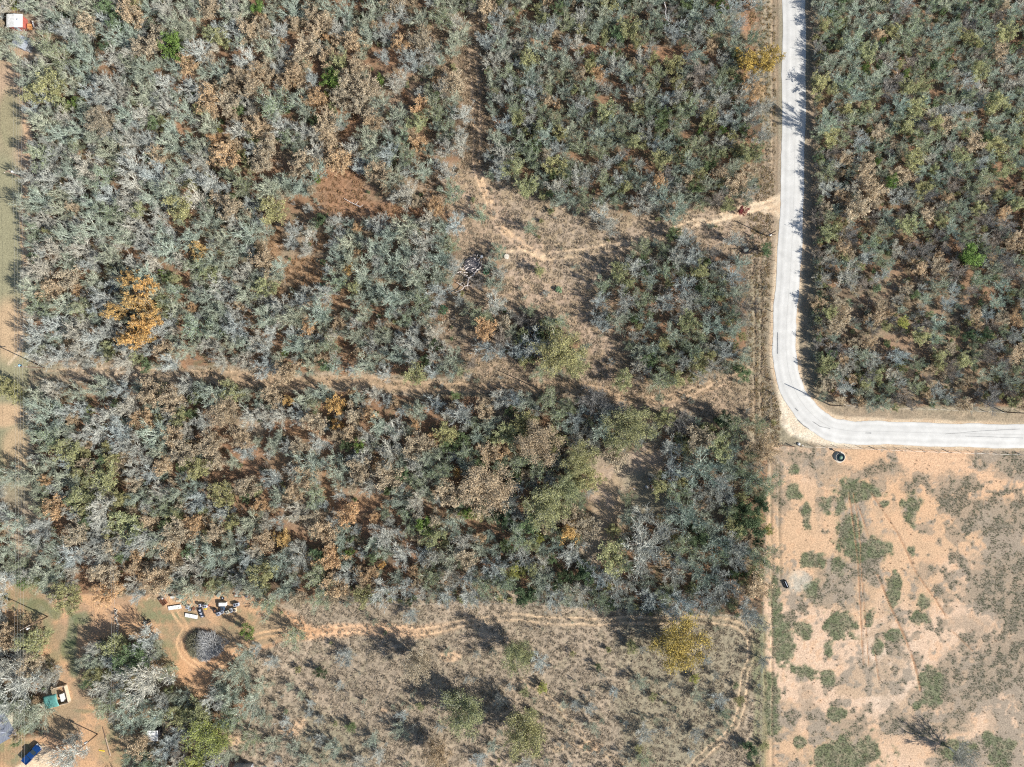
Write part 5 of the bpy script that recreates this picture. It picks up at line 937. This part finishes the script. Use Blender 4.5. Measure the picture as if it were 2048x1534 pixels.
# junk rows
JG = 'junk laid out in rows in the yard'
def junk(name, px, py, rz, label, cat, parts):
    e = empty(name, pos(px, py), rz, label, cat, JG)
    for nm, mt, bx in parts:
        q = MB()
        for b_ in bx: q.box(*b_)
        q.build(nm, mt, e)
    return e
def J(px, py): return 310+px/10.24, 1170+py/10.24
x, y = J(410, 455); e = empty('metal_sheet', pos(x, y), .15, 'long pale corrugated sheet lying at the west end of the junk', 'metal sheet', JG); MB().sheet((0, 0, .12), 3.4, 1.0, 0, 0, .12, .04, 18).build('panel', M_WHITE, e); MB().box((0, -.3, .05), (3.2, .08, .1)).build('batten', M_TIMB, e)
x, y = J(750, 630); e = empty('metal_sheet', pos(x, y), -.18, 'white corrugated sheet lowest in the junk rows', 'metal sheet', JG); MB().sheet((0, 0, .12), 3.3, 1.05, 0, 0, .18, .04, 18).build('panel', M_WHITE, e); MB().box((0, -.3, .05), (3.1, .08, .1)).build('batten', M_TIMB, e)
x, y = J(1410, 375); junk('chest_freezer', x, y, 0, 'white chest freezer behind the eastern junk', 'freezer', [('body', M_WHITE, [((0, 0, .45), (1.8, .85, .9))]), ('lid', M_WHITE, [((0, 0, .95), (1.86, .9, .08))]), ('handle', M_GREYP, [((0, -.48, .9), (.3, .06, .05))])])
x, y = J(180, 330); junk('steel_frame', x, y, .6, 'dark rusty frame with slats at the west end of the junk', 'frame', [('frame', M_RUST_, [((0, .9, .3), (1.3, .1, .6)), ((0, -.9, .3), (1.3, .1, .6)), ((.6, 0, .3), (.1, 1.8, .5)), ((-.6, 0, .3), (.1, 1.8, .5))]), ('slats', M_RUST_, [((0, -.6+i*.3, .55), (1.2, .1, .06)) for i in range(5)]), ('cover', M_BONE, [((.45, .7, .65), (.45, .35, .08))])])
x, y = J(380, 235); junk('cabinet', x, y, 0, 'small cream cabinet beside the blue pallet', 'cabinet', [('body', M_CREAM, [((0, 0, .35), (.8, .5, .7))]), ('top', M_WHITE, [((0, 0, .73), (.86, .56, .05))])])
x, y = J(520, 240); junk('pallet', x, y, -.25, 'faded blue pallet in the northern junk row', 'pallet', [('slats', mat('faded_teal', (.14, .24, .27), .7), [((0, -.4+i*.2, .16), (1.9, .12, .05)) for i in range(5)]), ('runner', M_TIMB, [((-.85, 0, .07), (.1, .95, .13)), ((0, 0, .07), (.1, .95, .13)), ((.85, 0, .07), (.1, .95, .13))])])
x, y = J(490, 325); junk('plywood', x, y, .05, 'tan plywood offcut below the blue pallet', 'board', [('sheet', M_PLANK, [((0, 0, .1), (1.3, .5, .05)), ((.3, .2, .16), (.6, .4, .04))])])
x, y = J(630, 385); junk('wooden_crate', x, y, -.5, 'pale slatted crate between the sheet and the dark appliances', 'crate', [('slats', M_PLANK, [((0, -.3, .3), (.9, .05, .5)), ((0, .3, .3), (.9, .05, .5)), ((.43, 0, .3), (.05, .6, .5)), ((-.43, 0, .3), (.05, .6, .5)), ((0, 0, .52), (.9, .12, .04)), ((0, .2, .52), (.9, .1, .04))])])
def appliance(px, py, rz, lx, ly, h, mt, label, k=2):
    x, y = J(px, py); junk('appliance', x, y, rz, label, 'appliance', [('cabinet', mt, [((0, 0, h/2), (lx, ly, h))]), ('door', M_DARK, [((0, -ly/2-.03, h/2), (lx*.86, .05, h*.8))]), ('top', M_GREYP if mt is M_DARK else M_DARK, [((-lx/4, 0, h+.02), (lx*.35, ly*.7, .05)), ((lx/4, 0, h+.03), (lx*.3, ly*.5, .06))])])
appliance(690, 430, -.3, .9, .8, .9, M_GREYP, 'grey appliance with dark panel east of the pale crate'); appliance(735, 495, .2, .7, .6, .7, M_DARK, 'black appliance with white knob next to rusty scrap')
appliance(945, 400, 0, .5, .75, 1.0, M_GREYP, 'grey stove-like box at the head of the long rack'); appliance(1045, 415, -.1, 1.0, .75, 1.0, M_GREYP, 'wider grey box beside the red can above the long rack')
appliance(1320, 575, .3, 1.0, .85, .9, M_GREYP, 'grey cooker at the south-west end of the eastern junk row'); appliance(1405, 535, .3, .6, .7, .9, M_STEEL, 'narrow steel box second in the eastern junk row'); appliance(1500, 540, .3, 1.0, .75, .8, M_CREAM, 'cream cooker in the middle of the eastern junk row')
appliance(1580, 500, .3, .6, 1.0, .9, M_STEEL, 'tall steel cabinet between the cream cooker and the tan box'); appliance(1655, 500, .2, .55, 1.0, .7, M_PLANK, 'tan box at the east end of the front junk row'); appliance(1680, 390, .2, 1.3, .75, .8, M_GREYP, 'long grey cabinet at the north-east of the junk')
appliance(1410, 465, .1, .8, .9, 1.2, mat('navy', (.06, .09, .14), .5), 'navy locker in the shade of the white freezer'); appliance(1880, 225, 0, .8, .4, .5, M_STEEL, 'small steel box far east beside the rusty scrap')
x, y = J(960, 560); junk('metal_rack', x, y, R_(-70), 'long dark rack lying north to south amid the junk', 'rack', [('rail', M_DARK, [((0, .42, .35), (2.5, .12, .6)), ((0, -.42, .3), (2.5, .12, .5))]), ('shelf', M_GREYP, [((0, 0, .3), (2.4, .75, .06)), ((-.9, 0, .5), (.1, .75, .3)), ((.9, 0, .5), (.1, .75, .3)), ((0, 0, .5), (.1, .75, .3))])])
x, y = J(1105, 415); q = MB(); q.lathe(pos(x, y), [(0, 0), (.16, 0), (.17, .4), (.08, .5), (0, .5)], 12); tag(q.build('fuel_can', M_RED), 'small red can beside the wider grey box', 'can')
x, y = J(1040, 490); junk('plastic_tray', x, y, .1, 'yellow tray on the sand east of the long rack', 'tray', [('tray', M_YEL, [((0, 0, .08), (.6, .35, .1)), ((0, .2, .14), (.6, .04, .1))])])
x, y = J(1230, 495); junk('engine_block', x, y, 0, 'black oily engine block west of the freezer', 'engine', [('block', M_DARK, [((0, 0, .3), (.9, .6, .6)), ((-.3, .2, .65), (.4, .3, .2))]), ('manifold', M_RUST_, [((.2, -.2, .65), (.3, .5, .15))])])
def tyre(px, py, R2, label):
    x, y = J(px, py); e = empty('tyre', pos(x, y), 0, label, 'tyre', 'old tyres in the junk'); q = MB(); prof = [(R2*.6+R2*.4*math.cos(a_)*.6+.05, .14+.13*math.sin(a_)) for a_ in np.linspace(0, 2*math.pi, 9)]; q.lathe((0, 0, 0), prof, 18); q.build('carcass', M_TYRE, e, True); MB().lathe((0, 0, 0), [(0, .12), (R2*.42, .12)], 14).build('rim', M_GREYP, e)
tyre(1390, 270, .5, 'tyre lying north of the white freezer'); tyre(1010, 385, .35, 'small tyre between the two grey boxes')
x, y = J(1690, 215); junk('scrap_heap', x, y, 0, 'rusty bent scrap beside the north-east junk', 'scrap', [('beam', M_RUST_, [((0, .4, .3), (1.9, .12, .12), .1), ((0, 0, .2), (1.6, .1, .1), -.3), ((.3, -.5, .2), (2.0, .12, .1), .05), ((-.5, .1, .35), (.1, 1.2, .1), .3), ((.6, -.1, .3), (.1, 1.0, .1), -.2)]), ('sheet', M_BONE, [((-.1, .1, .4), (.7, .35, .04), .2)])])
x, y = J(865, 205); junk('plastic_tub', x, y, .4, 'pale plastic tub in the scrub above the junk', 'tub', [('tub', M_WHITE, [((0, .2, .15), (.6, .06, .3)), ((0, -.2, .15), (.6, .06, .3)), ((.3, 0, .15), (.06, .4, .3)), ((-.3, 0, .15), (.06, .4, .3)), ((0, 0, .03), (.6, .4, .05))])])
x, y = J(1300, 200); junk('tarpaulin', x, y, .6, 'grey-green tarpaulin bundle near the old tyre', 'tarpaulin', [('fold', mat('greygreen_tarp', (.24, .26, .22), .8, bump=.1), [((0, 0, .25), (1.3, 1.0, .5), .3, .1, .6), ((.5, .3, .2), (.9, .7, .4), .9, 0, .6)])])
x, y = J(800, 480); junk('scrap_plate', x, y, .4, 'reddish rusty plates beside the black appliance', 'scrap', [('plate', M_RUST_, [((0, 0, .1), (.7, .9, .06), .2), ((.1, .2, .18), (.5, .4, .05), .8)])])
# rubbish heap in the woods
RG = 'rubbish dumped in the shaded glade'
def K(px, py): return 1240+px/14.63, 930+py/14.63
def rub(name, px, py, rz, label, cat, mt, bx):
    x, y = K(px, py); e = empty(name, pos(x, y), rz, label, cat, RG); q = MB()
    for b_ in bx: q.box(*b_)
    q.build('body', mt, e); MB().box((0, 0, bx[0][0][2]+bx[0][1][2]/2+.03), (bx[0][1][0]*.5, bx[0][1][1]*.3, .05), .5).build('flap', M_GREYP, e)
rub('appliance', 1145, 600, .1, 'white washing machine at the east end of the rubbish', 'appliance', M_WHITE, [((0, 0, .45), (.75, .85, .9)), ((0, -.4, .95), (.7, .12, .12))])
rub('metal_sheet', 780, 640, -.6, 'bent white sheet at the west end of the rubbish', 'metal sheet', M_WHITE, [((0, .15, .2), (.9, .3, .04), 0, .3), ((0, -.2, .15), (1.0, .14, .04), -.1)])
rub('bag', 930, 610, 0, 'red sacks heaped in the middle of the rubbish', 'sack', M_RED, [((0, 0, .2), (.9, .7, .4), .3, 0, .6), ((.3, .3, .25), (.5, .5, .4), .8, 0, .5)])
rub('cardboard_box', 915, 530, .2, 'pale cardboard box on top of the rubbish', 'box', M_PLANK, [((0, 0, .3), (.4, .35, .5)), ((.4, .3, .15), (.3, .3, .3), .6)])
rub('cardboard_box', 860, 410, .5, 'small pinkish box highest in the rubbish', 'box', M_BONE, [((0, 0, .2), (.4, .4, .35)), ((.5, -.2, .12), (.3, .25, .2), .3)])
rub('board', 1085, 560, .1, 'teal board leaning on the washing machine', 'board', M_TEAL, [((0, 0, .35), (.3, 1.1, .05), 0, .2), ((0, .3, .5), (.25, .3, .05))])
rub('plank', 410, 700, -.7, 'short pale plank west of the rubbish', 'plank', M_BONE, [((0, 0, .1), (.6, .12, .05)), ((.1, .2, .08), (.4, .1, .05), .3)])
rub('bottle_crate', 975, 700, .4, 'small white crate at the foot of the red sacks', 'crate', M_WHITE, [((0, 0, .15), (.35, .25, .25)), ((.3, -.1, .1), (.2, .2, .2), .4)])
# small bits in the yard trees
for x, y, lb in ((211, 1291, 'white bucket in the deep shade west of the green oak clump'), (315, 1311, 'white tub at the north rim of the big pale oak'), (203, 1315, 'pale bucket among shaded branches beside the sandy yard')):
    q = empty('bucket', pos(x, y), 0, lb, 'bucket', 'white buckets about the yard'); MB().lathe((0, 0, 0), [(0, .02), (.22, .02), (.3, .5), (.33, .5), (.33, .47), (.3, .45)], 14).build('pail', M_WHITE, q, True); MB().tube((-.3, 0, .5), (.3, 0, .5), .015, None, 5).build('handle', M_GREYP, q)
q = empty('picnic_table', pos(65, 1303), .2, 'pale low table beneath the olive tree in the yard', 'table'); MB().box((0, 0, .7), (1.6, .7, .06)).build('table_top', M_BONE, q)
for sx in (-.65, .65):
    for sy in (-.25, .25): MB().box((sx, sy, .34), (.08, .08, .68)).build('leg', M_TIMB, q)
print('trees', len(trees), 'solo', len(solo), cnt, 'rest', len(rest), 'tufts', len(items))
